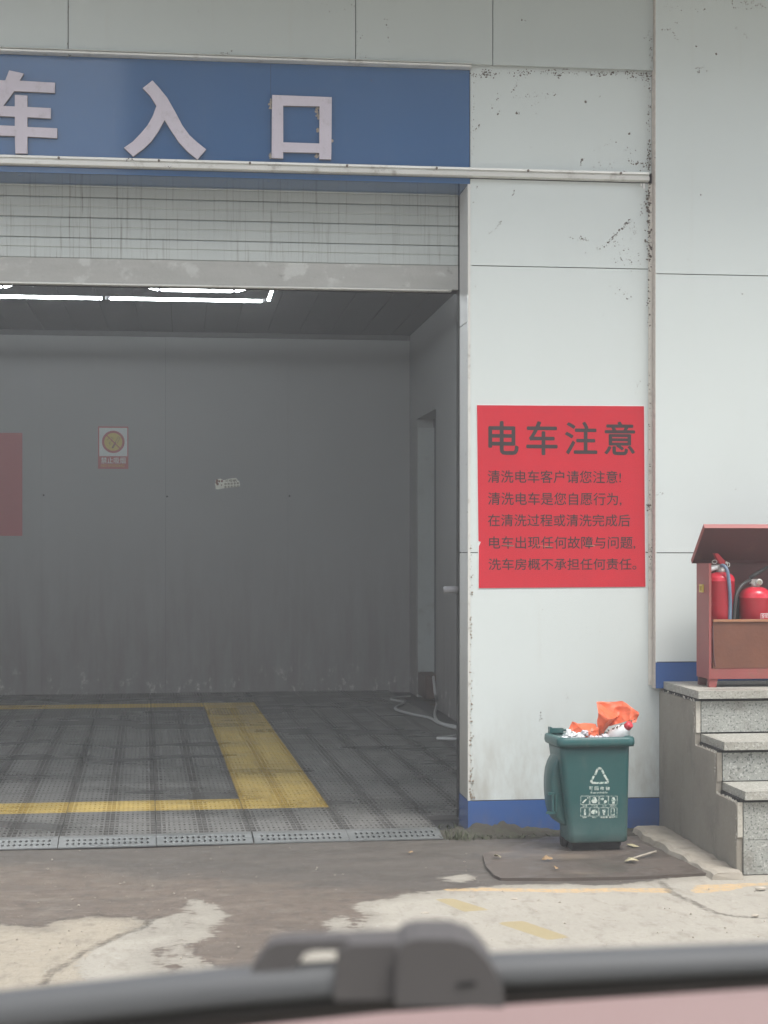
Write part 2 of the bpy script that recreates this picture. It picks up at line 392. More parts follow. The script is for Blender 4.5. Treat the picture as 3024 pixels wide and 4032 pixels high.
# ================================================================== GROUND
def sd_poly(px, py, poly):
    d = 1e9; inside = False; n = len(poly)
    for i in range(n):
        ax, ay = poly[i]; bx, by = poly[(i + 1) % n]
        ex, ey = bx - ax, by - ay; wx, wy = px - ax, py - ay
        t_ = max(0, min(1, (wx * ex + wy * ey) / (ex * ex + ey * ey + 1e-12)))
        dx, dy = wx - ex * t_, wy - ey * t_; d = min(d, dx * dx + dy * dy)
        if (ay > py) != (by > py) and px < (bx - ax) * (py - ay) / (by - ay) + ax: inside = not inside
    d = math.sqrt(d); return d if inside else -d
def d_line(px, py, pl):
    d = 1e9
    for (ax, ay), (bx, by) in zip(pl, pl[1:]):
        ex, ey = bx - ax, by - ay; wx, wy = px - ax, py - ay
        t_ = max(0, min(1, (wx * ex + wy * ey) / (ex * ex + ey * ey + 1e-12)))
        d = min(d, math.hypot(wx - ex * t_, wy - ey * t_))
    return d
z1 = lambda x, y: G(x / 1.097, 3200 + y / 1.097)             # left ground crop
z2 = lambda x, y: G(1512 + x / 1.097, 3200 + y / 1.097)      # right ground crop
dry_a = [z1(*p) for p in ((-260, 490), (0, 486), (180, 492), (240, 464), (420, 445), (580, 450), (632, 478), (690, 450), (775, 430), (825, 372), (900, 378), (945, 430), (968, 490), (935, 520), (870, 545), (805, 585), (850, 630), (945, 668), (930, 760), (-260, 900))]
dry_b = [z1(1392, 520), z1(1430, 472), z1(1480, 447), z1(1520, 470), z1(1508, 500), z1(1552, 500), z1(1560, 455), z1(1542, 400), z1(1600, 376)] + \
        [z2(*p) for p in ((10, 368), (60, 356), (240, 342), (420, 318), (640, 304), (1000, 300), (1200, 285), (1400, 255), (1500, 235), (1700, 225))] + \
        [(4.5, -.9), (6, -1.0), (12, -20), (-8, -20), (-6, -3.6), z1(900, 860), z1(1130, 700), z1(1230, 610)]
dry_c = [z2(*p) for p in ((262, 270), (340, 262), (378, 272), (376, 300), (320, 305), (270, 292))]
rough_a = [z1(*p) for p in ((-260, 480), (0, 480), (180, 486), (240, 455), (420, 440), (580, 445), (640, 478), (520, 530), (400, 585), (330, 640), (360, 720), (200, 760), (-260, 900))]
line_p = [[z2(*p) for p in ((255, 328), (450, 322), (700, 325), (1000, 318), (1235, 318), (1245, 338), (1000, 334), (800, 341), (500, 338), (270, 338))],
          [z2(*p) for p in ((1320, 330), (1350, 305), (1500, 300), (1720, 296), (1720, 305), (1570, 310), (1500, 328), (1350, 338))]]
dash_p = [[z2(*p) for p in ((215, 374), (300, 372), (458, 422), (345, 430))], [z2(*p) for p in ((480, 474), (600, 466), (808, 533), (710, 545))]]
crack_p = [[z1(*p) for p in ((640, 476), (600, 500), (530, 518), (440, 560), (350, 600), (300, 640), (220, 680), (180, 740))],
           [z1(*p) for p in ((632, 478), (660, 452), (700, 446))],
           [z2(*p) for p in ((1190, 290), (1240, 335), (1330, 375), (1400, 410), (1440, 425))], [z2(*p) for p in ((1440, 425), (1520, 440), (1700, 450))]]
spots = [(*z1(*p), q) for p, q in (((820, 467), .022), ((795, 468), .014), ((843, 436), .012), ((783, 543), .018), ((704, 595), .014), ((720, 618), .020), ((712, 640), .020), ((735, 660), .020), ((728, 680), .014), ((650, 512), .014), ((800, 613), .012))]
def axis_vals(lo, hi, step, far_lo, far_hi):
    v = []; x = lo
    while x <= hi + 1e-6: v.append(x); x += step
    a, st = lo, step
    while a > far_lo: st *= 1.6; a -= st; v.insert(0, a)
    a, st = hi, step
    while a < far_hi: st *= 1.6; a += st; v.append(a)
    return v
def build_ground():
    xs = axis_vals(-1.3, 3.2, .022, -90, 90); ys = axis_vals(-3.6, -.9, .026, -90, 90)
    nx, ny = len(xs), len(ys); verts = []; at = {k: [] for k in ('wet', 'rough', 'line', 'dash', 'crack', 'damp')}
    for y in ys:
        for x in xs:
            near = -4 < x < 5 and -6 < y < 1
            z = .010 * (noise.noise((x * .9, y * .9, 3)) - .0) * (1 if y < -.3 else max(0, -y / .3)) if near else 0
            verts.append((x, y, z - .004))
            if near:
                sdry = max(sd_poly(x, y, dry_a), sd_poly(x, y, dry_b), sd_poly(x, y, dry_c) * 1.0)
                sdry = min([sdry] + [math.hypot(x - a_, (y - b_) * .6) - q_ for a_, b_, q_ in spots])
                at['wet'].append(-sdry); at['rough'].append(sd_poly(x, y, rough_a))
                at['line'].append(max(sd_poly(x, y, p) for p in line_p)); at['dash'].append(max(sd_poly(x, y, p) for p in dash_p))
                at['crack'].append(min(d_line(x, y, p) for p in crack_p))
                at['damp'].append(min(.25, (y + .62 + .55 * (x + .6)) * .6) if y < 2 else -1)
            else:
                at['wet'].append(-1.0 if y < -1 else 1.0)
                for k in ('rough', 'line', 'dash', 'damp'): at[k].append(-1.0)
                at['crack'].append(1.0)
    faces = [(j * nx + i, j * nx + i + 1, (j + 1) * nx + i + 1, (j + 1) * nx + i) for j in range(ny - 1) for i in range(nx - 1)]
    me = bpy.data.meshes.new('ground'); me.from_pydata(verts, [], faces)
    for k, v in at.items():
        a = me.attributes.new(k, 'FLOAT', 'POINT'); a.data.foreach_set('value', v)
    o = link('ground', me, M['ground'], None, True); tag(o, kind='structure')
build_ground()

# ================================================================== BUILDING
bld = thing('car_wash_building', 'white panelled car wash building with a half open roller shutter entrance', 'building')
XJ, XR, XP, YR = 1.404, 2.325, 2.385, -.06        # jamb, right wall edge, pillar edge low down, right wall plane
GAP = .0022
def panel(name, x0, x1, z0, z1, y, mat, parent=bld, th=.02, label=None):
    o = obj(name, B(x0 + GAP, x1 - GAP, y, y + th, z0 + GAP, z1 - GAP), mat, parent, bev=.0015, seg=1)
    if label: o['label'] = label
    return o
# dark backing behind the joints, solid body of the pillar and the walls
obj('pillar_core', B(XJ + .012, XP - .004, .018, .30, 0, 3.76), M['dark_gap'], bld)
obj('fascia_core', B(-3.6, XR, -.01, .60, 3.79, 4.9), M['dark_gap'], bld)
obj('fascia_core', B(-3.6, XJ, .018, .30, 3.20, 3.76), M['dark_gap'], bld)
obj('right_wall_core', B(XR + .01, 6.0, YR + .018, .30, .71, 4.9), M['dark_gap'], bld)
xj = [-3.6, -1.9, W(270, 100)[0], W(1398, 100)[0], W(1936, 100)[0], XR]
for a, b in zip(xj, xj[1:]): panel('fascia_panel', a, b, 3.778, 4.9, -.03, M['fascia_panel'])
for a, b in ((.157, 1.380), (1.380, 2.795), (2.795, 3.224), (3.271, 3.785)):
    panel('pillar_panel', XJ, XP if a < .5 else XR, a, b, 0.0, M['white_panel'])
panel('skirting_panel', XJ - .012, XP, 0.0, .157, -.003, M['blue_strip'], label='blue skirting panel at the foot of the pillar')
for x0, x1 in ((XR, 3.55), (3.55, 6.0)):
    for a, b in ((.837, 1.379), (1.379, 2.763), (2.763, 4.9)): panel('wall_panel', x0, x1, a, b, YR, M['white_panel'])
    panel('skirting_panel', x0, x1, .705, .837, YR - .003, M['blue_strip'], label='blue skirting panel above the granite steps')
obj('wall_return', B(XR - .001, XR + .008, YR + .002, .0, .706, 4.9), M['dust_brown'], bld)
# aluminium rails
def rail(x0, x1, z0, z1, y0, name='trim_rail'):
    h = z1 - z0
    pts = [(0.0, z0), (y0 * .7, z0), (y0, z0 + h * .12), (y0, z0 + h * .52), (y0 * .72, z0 + h * .58), (y0 * .72, z0 + h * .70), (y0, z0 + h * .76), (y0 * .9, z1), (0.0, z1)]
    bm = bmesh.new(); a = [bm.verts.new((x0, y, z)) for y, z in pts]; b = [bm.verts.new((x1, y, z)) for y, z in pts]
    bm.faces.new(a); bm.faces.new(b[::-1])
    for i in range(len(pts)): bm.faces.new((a[i], b[i], b[(i + 1) % len(pts)], a[(i + 1) % len(pts)]))
    return obj(name, bm, M['alu'], bld)
rail(-3.6, 2.303, 3.226, 3.271, -.034)
rail(-3.6, XJ, 3.757, 3.779, -.052)
for i in range(13):
    x = -3.3 + i * .455 + random.uniform(-.02, .02)
    if x > 2.3: break
    obj('rail_screw', tube([(x, -.030, 3.262), (x, -.040, 3.262)], .006, 8), M['dirt_speck'], bld)
tube_bm = tube([(2.275, -.030, 3.215), (2.275, -.030, 3.19)], .006, 8); tube([(2.26, -.030, 3.215), (2.26, -.030, 3.20)], .005, 8, tube_bm)
obj('rail_bolt', tube_bm, M['steel'], bld)
# corner strip along the return of the right hand wall, and the pale edge strip below it
obj('corner_trim', B(XR - .020, XR - .002, -.008, .0 - .001, .72, 3.22), M['trim_pale'], bld)
obj('edge_strip', B(XP - .016, XP + .004, -.010, -.001, .158, .70), M['trim_pale'], bld)
# lintel and reveal
obj('lintel', B(-3.6, XJ + .0, 0.0, .27, 3.197, 3.224), M['blue_panel'], bld, bev=.002, seg=1)
def jamb_box(z0, z1, m): return obj('door_jamb', B(XJ - .008, XJ + .010, .004, .262, z0, z1), m, bld, bev=.0015, seg=1)
jamb_box(.16, 1.378, M['jamb']); jamb_box(1.382, 2.52, M['jamb']); jamb_box(2.525, 3.195, M['jamb'])
obj('door_jamb', B(XJ - .010, XJ + .010, .004, .262, 0.0, .157), M['blue_strip'], bld, bev=.0015, seg=1)
obj('jamb_edge', B(XJ - .011, XJ + .002, -.004, .006, .158, 3.195), M['alu'], bld)
bm = bmesh.new()                                                # chipped muddy edge on the lower jamb
for i in range(110):
    z = .17 + (random.random() ** 2.1) * 1.25
    blob(bm, XJ + abs(random.gauss(0, .006 + .010 * max(0, .4 - z))), z, random.uniform(.002, .007), -.0045)
tag(obj('mud_crust', bm, M['mud'], bld), kind='stuff')
# ---- roller shutter
sh = obj('roller_shutter', B(-3.6, XJ - .014, .30, .306, 2.70, 3.4), M['dark_gap'], bld)
SZ = 2.838; PITCH = .1010
def slat_mesh():
    pr = [(.006, 0), (-.002, .001), (-.004, .004), (-.0045, .046), (-.001, .049), (-.001, .052), (-.0065, .056), (-.0065, .092), (-.003, .098), (.006, .0995)]
    bm = bmesh.new(); x0, x1 = -3.6, XJ - .016
    a = [bm.verts.new((x0, y, z)) for y, z in pr]; b = [bm.verts.new((x1, y, z)) for y, z in pr]
    bm.faces.new(a); bm.faces.new(b[::-1])
    for i in range(len(pr)): bm.faces.new((a[i], b[i], b[(i + 1) % len(pr)], a[(i + 1) % len(pr)]))
    bmesh.ops.recalc_face_normals(bm, faces=bm.faces)
    me = bpy.data.meshes.new('slat'); bm.to_mesh(me); bm.free(); return me
sme = slat_mesh()
for k in range(5):
    o = link('slat', sme, M['slat'], sh); o.location = (0, .27, SZ + k * PITCH)
bm = bmesh.new()
B(-3.6, XJ - .016, .262, .300, 2.716, 2.836, bm)
obj('bottom_bar', bm, M['bottom_bar'], sh, bev=.004)
obj('bottom_rail', B(-3.6, XJ - .05, .256, .306, 2.706, 2.7145), M['alu'], sh)
obj('guide_rail', B(XJ - .013, XJ + .002, .264, .330, .03, 3.196), M['dark_gap'], sh)

# ---- interior
DB, XI, ZC = 8.0, 2.19, 3.47
bw = obj('back_wall', B(-3.4, XI + .3, DB + .012, DB + .1, 0, ZC + .1), M['dark_gap'], bld)
bx = [-3.4, -2.49, W(165, 1500, 8)[0], W(652, 1500, 8)[0], W(1134, 1500, 8)[0], XI]
for a, b in zip(bx, bx[1:]): obj('wall_sheet', B(a + .0007, b - .0007, DB, DB + .01, .0, ZC), M['inner_wall'], bw)
for px, py in ((172, 1950), (658, 1955), (1140, 1953)):
    x, z = W(px, py, DB); obj('wall_fixing', tube([(x, DB - .001, z), (x, DB - .006, z)], .009, 8), M['dark_gap'], bw)
def dX(px, X): r = _ray(px, 2160); return X / r[0] * r[1] - CAM_D
d_far, d_near = dX(1641, XI), dX(1717, XI); ZD = 2.62
sw = obj('side_wall', B(XI, XI + .16, .30, d_near, 0, ZC), M['inner_wall'], bld)
obj('wall_sheet', B(XI, XI + .16, d_far, DB - .002, 0, ZC - .002), M['inner_wall'], sw)
obj('wall_sheet', B(XI, XI + .16, d_near + .002, d_far - .002, ZD, ZC - .002), M['inner_wall'], sw)
rv = obj('doorway_reveal', B(XI + .012, XI + .17, d_far - .012, d_far - .003, 0, ZD - .08), M['pale_sheet'], sw); rv['label'] = 'pale reveal of the side doorway'
obj('door_leaf', B(XI + .165, XI + .20, d_near, d_far + .01, 0, ZD + .05), M['ceiling'], sw)
obj('wall_sheet', B(XJ + .013, XI + .10, .301, .33, 0, ZC), M['inner_wall'], sw)
obj('side_wall', B(-3.5, -3.4, .30, DB, 0, ZC), M['inner_wall'], bld)
ce = obj('ceiling', B(-3.5, XI + .2, .31, DB + .1, ZC + .022, ZC + .10), M['dark_gap'], bld)
x = -3.4
while x < XI:
    x1 = min(x + .30, XI); obj('ceiling_board', B(x + .002, x1 - .002, .31, DB - .002, ZC, ZC + .02), M['ceiling'], ce, bev=.004, seg=1); x += .30
obj('shutter_box', B(-3.6, XJ - .01, .31, .72, 3.05, ZC - .01), M['ceiling'], bld)
obj('ceiling_cornice', B(-3.4, XI - .002, DB - .03, DB - .002, ZC - .05, ZC - .002), M['ceiling'], bld)
st = obj('pipe_stub', tube([(XJ - .085, .30, W(1790, 2322, .3)[1]), (XJ + .01, .30, W(1790, 2322, .3)[1])], .017, 16), M['clip'], bld, True)

# ---- floor of the bay: plastic grating tiles on a dark drain floor
fl = obj('bay_floor', B(-3.4, XI, .02, DB, -.05, .004), M['drain_floor']); tag(fl, kind='structure')
TW, TD = .457, .36
def tile_mesh(w, h, nx, ny):
    bm = bmesh.new(); cw, ch = (w - .004) / nx, (h - .004) / ny; zt, zb = .030, .0065
    def bump_(u): return max(0.0, math.cos(2 * math.pi * 2 * u)) ** 1.2
    for i in range(nx):
        for j in range(ny):
            x0, y0 = .002 + i * cw, .002 + j * ch; x1, y1 = x0 + cw, y0 + ch
            hw = cw * (.20 + .23 * bump_((i + .5) / nx)); hh = ch * (.13 + .26 * bump_((i + .5) / nx) + (.08 if j % 2 else 0))
            cx, cy = (x0 + x1) / 2, (y0 + y1) / 2
            o4 = [bm.verts.new((a, b, zt)) for a, b in ((x0, y0), (x1, y0), (x1, y1), (x0, y1))]
            i4 = [bm.verts.new((a, b, zt)) for a, b in ((cx - hw, cy - hh), (cx + hw, cy - hh), (cx + hw, cy + hh), (cx - hw, cy + hh))]
            l4 = [bm.verts.new((a, b, zb)) for a, b in ((cx - hw, cy - hh), (cx + hw, cy - hh), (cx + hw, cy + hh), (cx - hw, cy + hh))]
            for k in range(4):
                bm.faces.new((o4[k], o4[(k + 1) % 4], i4[(k + 1) % 4], i4[k])); bm.faces.new((i4[k], i4[(k + 1) % 4], l4[(k + 1) % 4], l4[k]))
    bmesh.ops.remove_doubles(bm, verts=bm.verts, dist=.0002)
    for (a, b) in (((0.002, .002), (w - .002, .002)), ((w - .002, .002), (w - .002, h - .002)), ((w - .002, h - .002), (.002, h - .002)), ((.002, h - .002), (.002, .002))):
        q = [bm.verts.new((*a, .0298)), bm.verts.new((*b, .0298)), bm.verts.new((*b, .006)), bm.verts.new((*a, .006))]; bm.faces.new(q[::-1])
    me = bpy.data.meshes.new('grating_tile'); bm.to_mesh(me); bm.free(); return me
tg = tile_mesh(TW, TD, 18, 5); ty = tg.copy()
tg.materials.append(M['tile_grey']); ty.materials.append(M['tile_yellow'])
Y0T = -.02; X0T = .33
GA = R(1.3)
def rot2(x, y): dx, dy = x - X0T, y - Y0T; return (X0T + dx * math.cos(GA) - dy * math.sin(GA), Y0T + dx * math.sin(GA) + dy * math.cos(GA))
for r_ in range(22):
    for k in range(-6, 5):
        x0 = X0T + k * TW; y0 = Y0T + r_ * TD
        if k >= 2 and r_ == 0: continue
        if k == 4: continue
        if x0 + TW > XI + .02: continue
        yel = (k == 0 and 2 <= r_ <= 18) or (k < 0 and r_ in (2, 18))
        o = link('grating_tile', ty if yel else tg, M['tile_grey'], fl); o.location = (*rot2(x0, y0), random.uniform(-.001, .0015))
        o.rotation_euler = (random.uniform(-.003, .003), random.uniform(-.003, .003), GA + random.uniform(-.001, .001))
        if yel: o['label'] = 'yellow grating tile of the parking outline'
def ramp_mesh():
    bm = bmesh.new(); w, L = TW - .004, .165; nx = 17
    def P(u, v): return (u * w + .002, -L + v * L, .005 + .025 * min(1, v * 1.15) if v < .87 else .030)
    rows = ((.14, .40), (.44, .70))
    for v0, v1 in ((0, .14), (.40, .44), (.70, .80), (.80, .82), (.82, .90), (.90, .92), (.92, 1.0)):
        dz = -.004 if v0 in (.80, .90) else 0
        q = [P(0, v0), P(1, v0), P(1, v1), P(0, v1)]; bm.faces.new([bm.verts.new((p[0], p[1], p[2] + dz)) for p in q])
    for v0, v1 in rows:
        for i in range(nx):
            u0, u1 = i / nx, (i + 1) / nx; cu, cv = (u0 + u1) / 2, (v0 + v1) / 2
            o4 = [bm.verts.new(P(a, b)) for a, b in ((u0, v0), (u1, v0), (u1, v1), (u0, v1))]
            if i in (0, nx - 1): bm.faces.new(o4); continue
            hu, hv = (u1 - u0) * .33, (v1 - v0) * .42
            i4 = [bm.verts.new(P(a, b)) for a, b in ((cu, cv - hv), (cu + hu, cv), (cu, cv + hv), (cu - hu, cv))]
            l4 = [bm.verts.new((v.co.x, v.co.y, v.co.z - .02)) for v in i4]
            for k in range(4):
                bm.faces.new((o4[k], o4[(k + 1) % 4], i4[k])); bm.faces.new((o4[(k + 1) % 4], i4[(k + 1) % 4], i4[k]))
                bm.faces.new((i4[k], i4[(k + 1) % 4], l4[(k + 1) % 4], l4[k]))
    for u in (0, 1):
        bm.faces.new([bm.verts.new(p) for p in (P(u, 0), P(u, .87), P(u, 1), (P(u, 1)[0], 0, 0), (P(u, 0)[0], -L, 0))])
    bm.faces.new([bm.verts.new(p) for p in (P(0, 0), P(1, 0), (P(1, 0)[0], -L, 0), (P(0, 0)[0], -L, 0))])
    bmesh.ops.remove_doubles(bm, verts=bm.verts, dist=.0001)
    me = bpy.data.meshes.new('edge_ramp'); bm.to_mesh(me); bm.free(); return me
rme = ramp_mesh()
for k in range(-6, 2):
    o = link('edge_ramp', rme, M['ramp'], fl); q_ = rot2(X0T + k * TW, Y0T - .002); o.location = (q_[0] + random.uniform(-.002, .002), q_[1] + random.uniform(-.003, .003), 0); o.rotation_euler = (0, 0, GA + random.uniform(-.006, .008))

# ---- LED lights under the bay ceiling (honeycomb inside a straight border)
led = thing('led_light_grid', 'lit white honeycomb LED tube lights under the dark bay ceiling', 'ceiling light', (0, 3.0, 3.24))
edges = set(); S_ = .54; HX = S_ * math.sqrt(3) / 2
cents = [(.10 - 1.62 * k, 3.40 - 2 * HX * m_) for k in range(3) for m_ in range(3)] + [(-.71 - 1.62 * k, 3.40 - HX - 2 * HX * m_) for k in range(2) for m_ in range(2)]
for cx, cy in cents:
    vs = [(round(cx + S_ * math.cos(R(60 * q)), 2), round(cy + S_ * math.sin(R(60 * q)), 2)) for q in range(6)]
    for q in range(6):
        a, b = vs[q], vs[(q + 1) % 6]; edges.add((min(a, b), max(a, b)))
segs = [(a, b) for a, b in sorted(edges)]
segs += [((-3.1, 4.33), (-2.0, 4.33)), ((-1.98, 4.33), (-.57, 4.33)), ((-.55, 4.33), (.60, 4.33)), ((.63, 4.28), (.63, 3.2)), ((.63, 3.18), (.63, 2.0))]
seen = []
for a, b in segs:
    if any(math.hypot(a[0] - c_[0], a[1] - c_[1]) + math.hypot(b[0] - d_[0], b[1] - d_[1]) < .06 for c_, d_ in seen): continue
    seen.append((a, b)); A, Bv = Vector((*a, 0)), Vector((*b, 0)); u = (Bv - A).normalized() * .022
    A2, B2 = A + u, Bv - u
    if a[1] > 1.2: obj('led_tube', tube([A2 - Vector((0, 3.0, 0)), B2 - Vector((0, 3.0, 0))], .011, 8), M['led'], led, True)
pts = []
for p in [a for a, b in seen] + [b for a, b in seen]:
    if all(math.hypot(p[0] - q[0], p[1] - q[1]) > .05 for q in pts): pts.append(p)
for p in pts: obj('tube_connector', tube([(p[0], p[1] - 3, -.010), (p[0], p[1] - 3, .014)], .016, 8), M['clip'], led)
for i in range(9):
    x = -1.25 + i * .205; obj('suspension_wire', tube([(x, 3.83 - 3, -.006), (x, 3.83 - 3, .23)], .0035, 6), M['clip'], led)

# ================================================================== ENTRANCE SIGN
sg = thing('entrance_sign', 'blue fascia sign with raised pale characters reading 车入口', 'sign', (-.8, 0, 3.27))
O = Vector((-.8, 0, 3.27))
def rel(bm, o=O):
    for v in bm.verts: v.co -= o
    return bm
XS = W(1066, 400)[0]
for a, b in ((-3.6, XS), (XS, XJ - .0015)):
    obj('sign_panel', rel(B(a + .0008, b - .0008, -.002, .018, 3.2725, 3.756)), M['blue_panel'], sg, bev=.001, seg=1)
s1 = lambda x, y: W(x / 1.929, 240 + y / 1.929, -.02)
s2 = lambda x, y: W(1000 + x / 4.1475, 340 + y / 4.1475, -.02)
def letter(polys, conv):
    bm = bmesh.new()
    for i, pl in enumerate(polys): prism([conv(*p) for p in pl], -.022 - i * .0006, -.0025, bm)
    bmesh.ops.recalc_face_normals(bm, faces=bm.faces)
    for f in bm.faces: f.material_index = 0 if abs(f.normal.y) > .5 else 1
    return rel(bm)
che = [[(-180, 138), (40, 148), (70, 72), (181, 96), (150, 150), (418, 166), (416, 243), (108, 230), (25, 342), (113, 346), (113, 258), (208, 264), (208, 350), (386, 359), (385, 438), (208, 428), (208, 502), (435, 512), (434, 587), (208, 575), (209, 704), (117, 703), (113, 571), (-260, 558), (-260, 478), (113, 494), (113, 424), (-150, 412), (-160, 340), (-40, 230), (-180, 222)]]
ru = [[(1084, 207), (1158, 148), (1210, 205), (1270, 280), (1330, 385), (1385, 490), (1440, 565), (1500, 620), (1566, 672), (1500, 749), (1430, 695), (1360, 620), (1300, 530), (1250, 450), (1200, 540), (1150, 610), (1090, 668), (1012, 726), (941, 660), (1010, 612), (1070, 550), (1120, 490), (1160, 420), (1188, 342), (1140, 265)]]
kou = [[(297, 141), (1270, 178), (1268, 330), (297, 300)], [(297, 300), (480, 316), (476, 1180), (288, 1170)], [(1068, 330), (1268, 330), (1260, 1195), (1066, 1190)], [(478, 916), (1067, 934), (1066, 1088), (478, 1075)]]
kou = [[(297, 141), (1270, 178), (1260, 1195), (1066, 1190), (1066, 1088), (478, 1075), (476, 1180), (288, 1170)]]
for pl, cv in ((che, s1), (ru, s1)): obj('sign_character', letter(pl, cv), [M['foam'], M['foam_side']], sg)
# the third character has an opening: build it from a ring of quads
def ring_letter():
    bm = bmesh.new(); co = [(292, 141), (1270, 178), (1266, 1088), (1066, 1088), (478, 1075), (290, 1070)]
    quads = [[(297, 141), (1270, 178), (1070, 330), (478, 316)], [(297, 141), (478, 316), (478, 916), (290, 1070)], [(1270, 178), (1264, 1088), (1067, 934), (1070, 330)],
             [(478, 916), (1067, 934), (1264, 1088), (1066, 1088), (478, 1075), (290, 1070)], [(290, 1070), (478, 1075), (476, 1180), (288, 1170)], [(1264, 1088), (1260, 1195), (1066, 1190), (1066, 1088)]]
    vm = {}
    def v(p, y):
        if (p, y) not in vm: q = s2(*p); vm[(p, y)] = bm.verts.new((q[0], y, q[1]))
        return vm[(p, y)]
    ec = {}
    for q in quads:
        bm.faces.new([v(p, -.022) for p in q]); bm.faces.new([v(p, -.0025) for p in q[::-1]])
        for i in range(len(q)):
            e_ = (q[i], q[(i + 1) % len(q)]); ec[e_] = 1
    for (a, b) in list(ec):
        if (b, a) in ec: continue
        bm.faces.new((v(a, -.022), v(b, -.022), v(b, -.0025), v(a, -.0025)))
    bmesh.ops.recalc_face_normals(bm, faces=bm.faces)
    for f in bm.faces: f.material_index = 0 if abs(f.normal.y) > .5 else 1
    return rel(bm)
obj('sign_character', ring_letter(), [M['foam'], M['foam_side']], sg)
bm = bmesh.new()
for (x, y, n_, sp) in ((275, 250, 14, 25), (270, 330, 12, 18), (1035, 370, 22, 28), (1045, 470, 14, 22), (1048, 700, 12, 18), (1030, 1120, 16, 28), (272, 1110, 12, 22), (1275, 880, 6, 10)):
    for _ in range(n_):
        q = s2(x + random.gauss(0, sp * .5), y + random.gauss(0, sp)); blob(bm, q[0], q[1], random.uniform(.003, .008), -.004)
tag(obj('old_glue', rel(bm), M['fluff'], sg), kind='stuff')

# ================================================================== RED NOTICE ON THE PILLAR
pz = lambda x, y: W(1800 + x / 1.8433, 1500 + y / 1.8433)
OP = Vector((1.866, 0, 1.207))
po = thing('red_notice', 'red notice with dark Chinese text headed 电车注意 stuck on the white pillar', 'notice', OP)
obj('notice_sheet', rel(prism([pz(*p) for p in ((143, 176), (1355, 184), (1362, 1195), (1366, 1494), (156, 1504), (157, 1200), (172, 1168), (154, 1162))], -.0035, -.0008), OP), M['poster'], po)
obj('notice_border', rel(prism([pz(*p) for p in ((140, 172), (1358, 180), (1369, 1497), (153, 1508))], -.002, -.0007), OP), M['white_plastic'], po)
def ptext(s, x0, x1, y0, y1, bold, name='notice_line'):
    a = pz(x0, y1); b = pz(x1, y0)
    text(name, s, a[0], b[0], a[1], b[1], -.0042, M['ink'], po, bold, OP)
for ch, x0, x1, y0, y1 in (('电', 225, 446, 292, 536), ('车', 500, 728, 293, 538), ('注', 780, 1016, 297, 534), ('意', 1066, 1290, 296, 538)): ptext(ch, x0, x1, y0, y1, .016, 'notice_heading')
for s, x0, x1, y0, y1 in (('清洗电车客户请您注意!', 220, 1188, 652, 740), ('清洗电车是您自愿行为,', 222, 1192, 811, 904), ('在清洗过程或清洗完成后', 222, 1254, 968, 1056), ('电车出现任何故障与问题,', 230, 1292, 1128, 1222), ('洗车房概不承担任何责任。', 226, 1300, 1287, 1373)):
    ptext(s, x0, x1, y0, y1, .008)
bm = bmesh.new()
for x0, x1, y0, y1 in ((330, 410, 1192, 1198), (560, 690, 1190, 1206), (930, 1000, 1192, 1196)):
    a, b = pz(x0, y0), pz(x1, y1); vs = [bm.verts.new(p) for p in ((a[0], -.0046, a[1]), (b[0], -.0046, b[1] + .0015), (b[0], -.0046, b[1] - .0012), (a[0], -.0046, a[1] - .0008))]; bm.faces.new(vs)
obj('tear_mark', rel(bm, OP), M['leaf_pale'], po)

# ================================================================== SIGNS ON THE INNER WALL
rp = obj('red_poster', B(W(-190, 1705, 8)[0], W(88, 1705, 8)[0], DB - .004, DB - .001, W(75, 2110, 8)[1], W(88, 1705, 8)[1]), M['red_dull'])
tag(rp, 'dull red poster cut off by the left edge, on the inner back wall', 'poster')
nz = lambda x, y: W(360 + x / 9.217, 1650 + y / 9.217, DB)
a, b = nz(240, 1805), nz(1340, 275); ON = Vector((a[0], DB, a[1]))
ns = thing('no_smoking_sign', 'small no smoking sign with a yellow disc on the inner back wall', 'sign', ON)
obj('sign_plate', rel(B(a[0], b[0], DB - .004, DB - .001, a[1], b[1]), ON), M['sign_red'], ns)
c_, d_ = nz(285, 1345), nz(1300, 325)
obj('white_field', rel(B(c_[0], d_[0], DB - .0055, DB - .003, c_[1], d_[1]), ON), M['sign_white'], ns)
ctr = nz(795, 830); rad = nz(1205, 830)[0] - ctr[0]
def disc(cx, cz, r0, y, n=40): return prism([(cx + r0 * math.cos(2 * math.pi * k / n), cz + r0 * math.sin(2 * math.pi * k / n)) for k in range(n)], y, y + .001)
obj('ring', rel(disc(*ctr, rad, DB - .0075), ON), M['sign_red'], ns)
obj('disc', rel(disc(*ctr, rad * .80, DB - .0090), ON), M['sign_yellow'], ns)
def bar(p, q, w, y, bm=None):
    (x0, z0), (x1, z1_) = p, q; L = math.hypot(x1 - x0, z1_ - z0); nx_, nz_ = -(z1_ - z0) / L * w / 2, (x1 - x0) / L * w / 2
    return prism([(x0 + nx_, z0 + nz_), (x1 + nx_, z1_ + nz_), (x1 - nx_, z1_ - nz_), (x0 - nx_, z0 - nz_)], y, y + .0006, bm)
bm = bar(nz(860, 850), nz(985, 640), .004, DB - .0100); bar(nz(935, 880), nz(1040, 690), .004, DB - .0100, bm); bar(nz(985, 640), nz(1040, 690), .004, DB - .0101, bm); bar(nz(760, 1060), nz(880, 850), .017, DB - .0102, bm)
bar(nz(560, 760), nz(640, 700), .004, DB - .01, bm); bar(nz(640, 700), nz(760, 760), .004, DB - .0101, bm); bar(nz(700, 650), nz(800, 730), .004, DB - .01, bm); bar(nz(640, 880), nz(720, 800), .004, DB - .01, bm); bar(nz(720, 800), nz(820, 830), .004, DB - .0101, bm); bar(nz(640, 880), nz(700, 930), .004, DB - .01, bm)
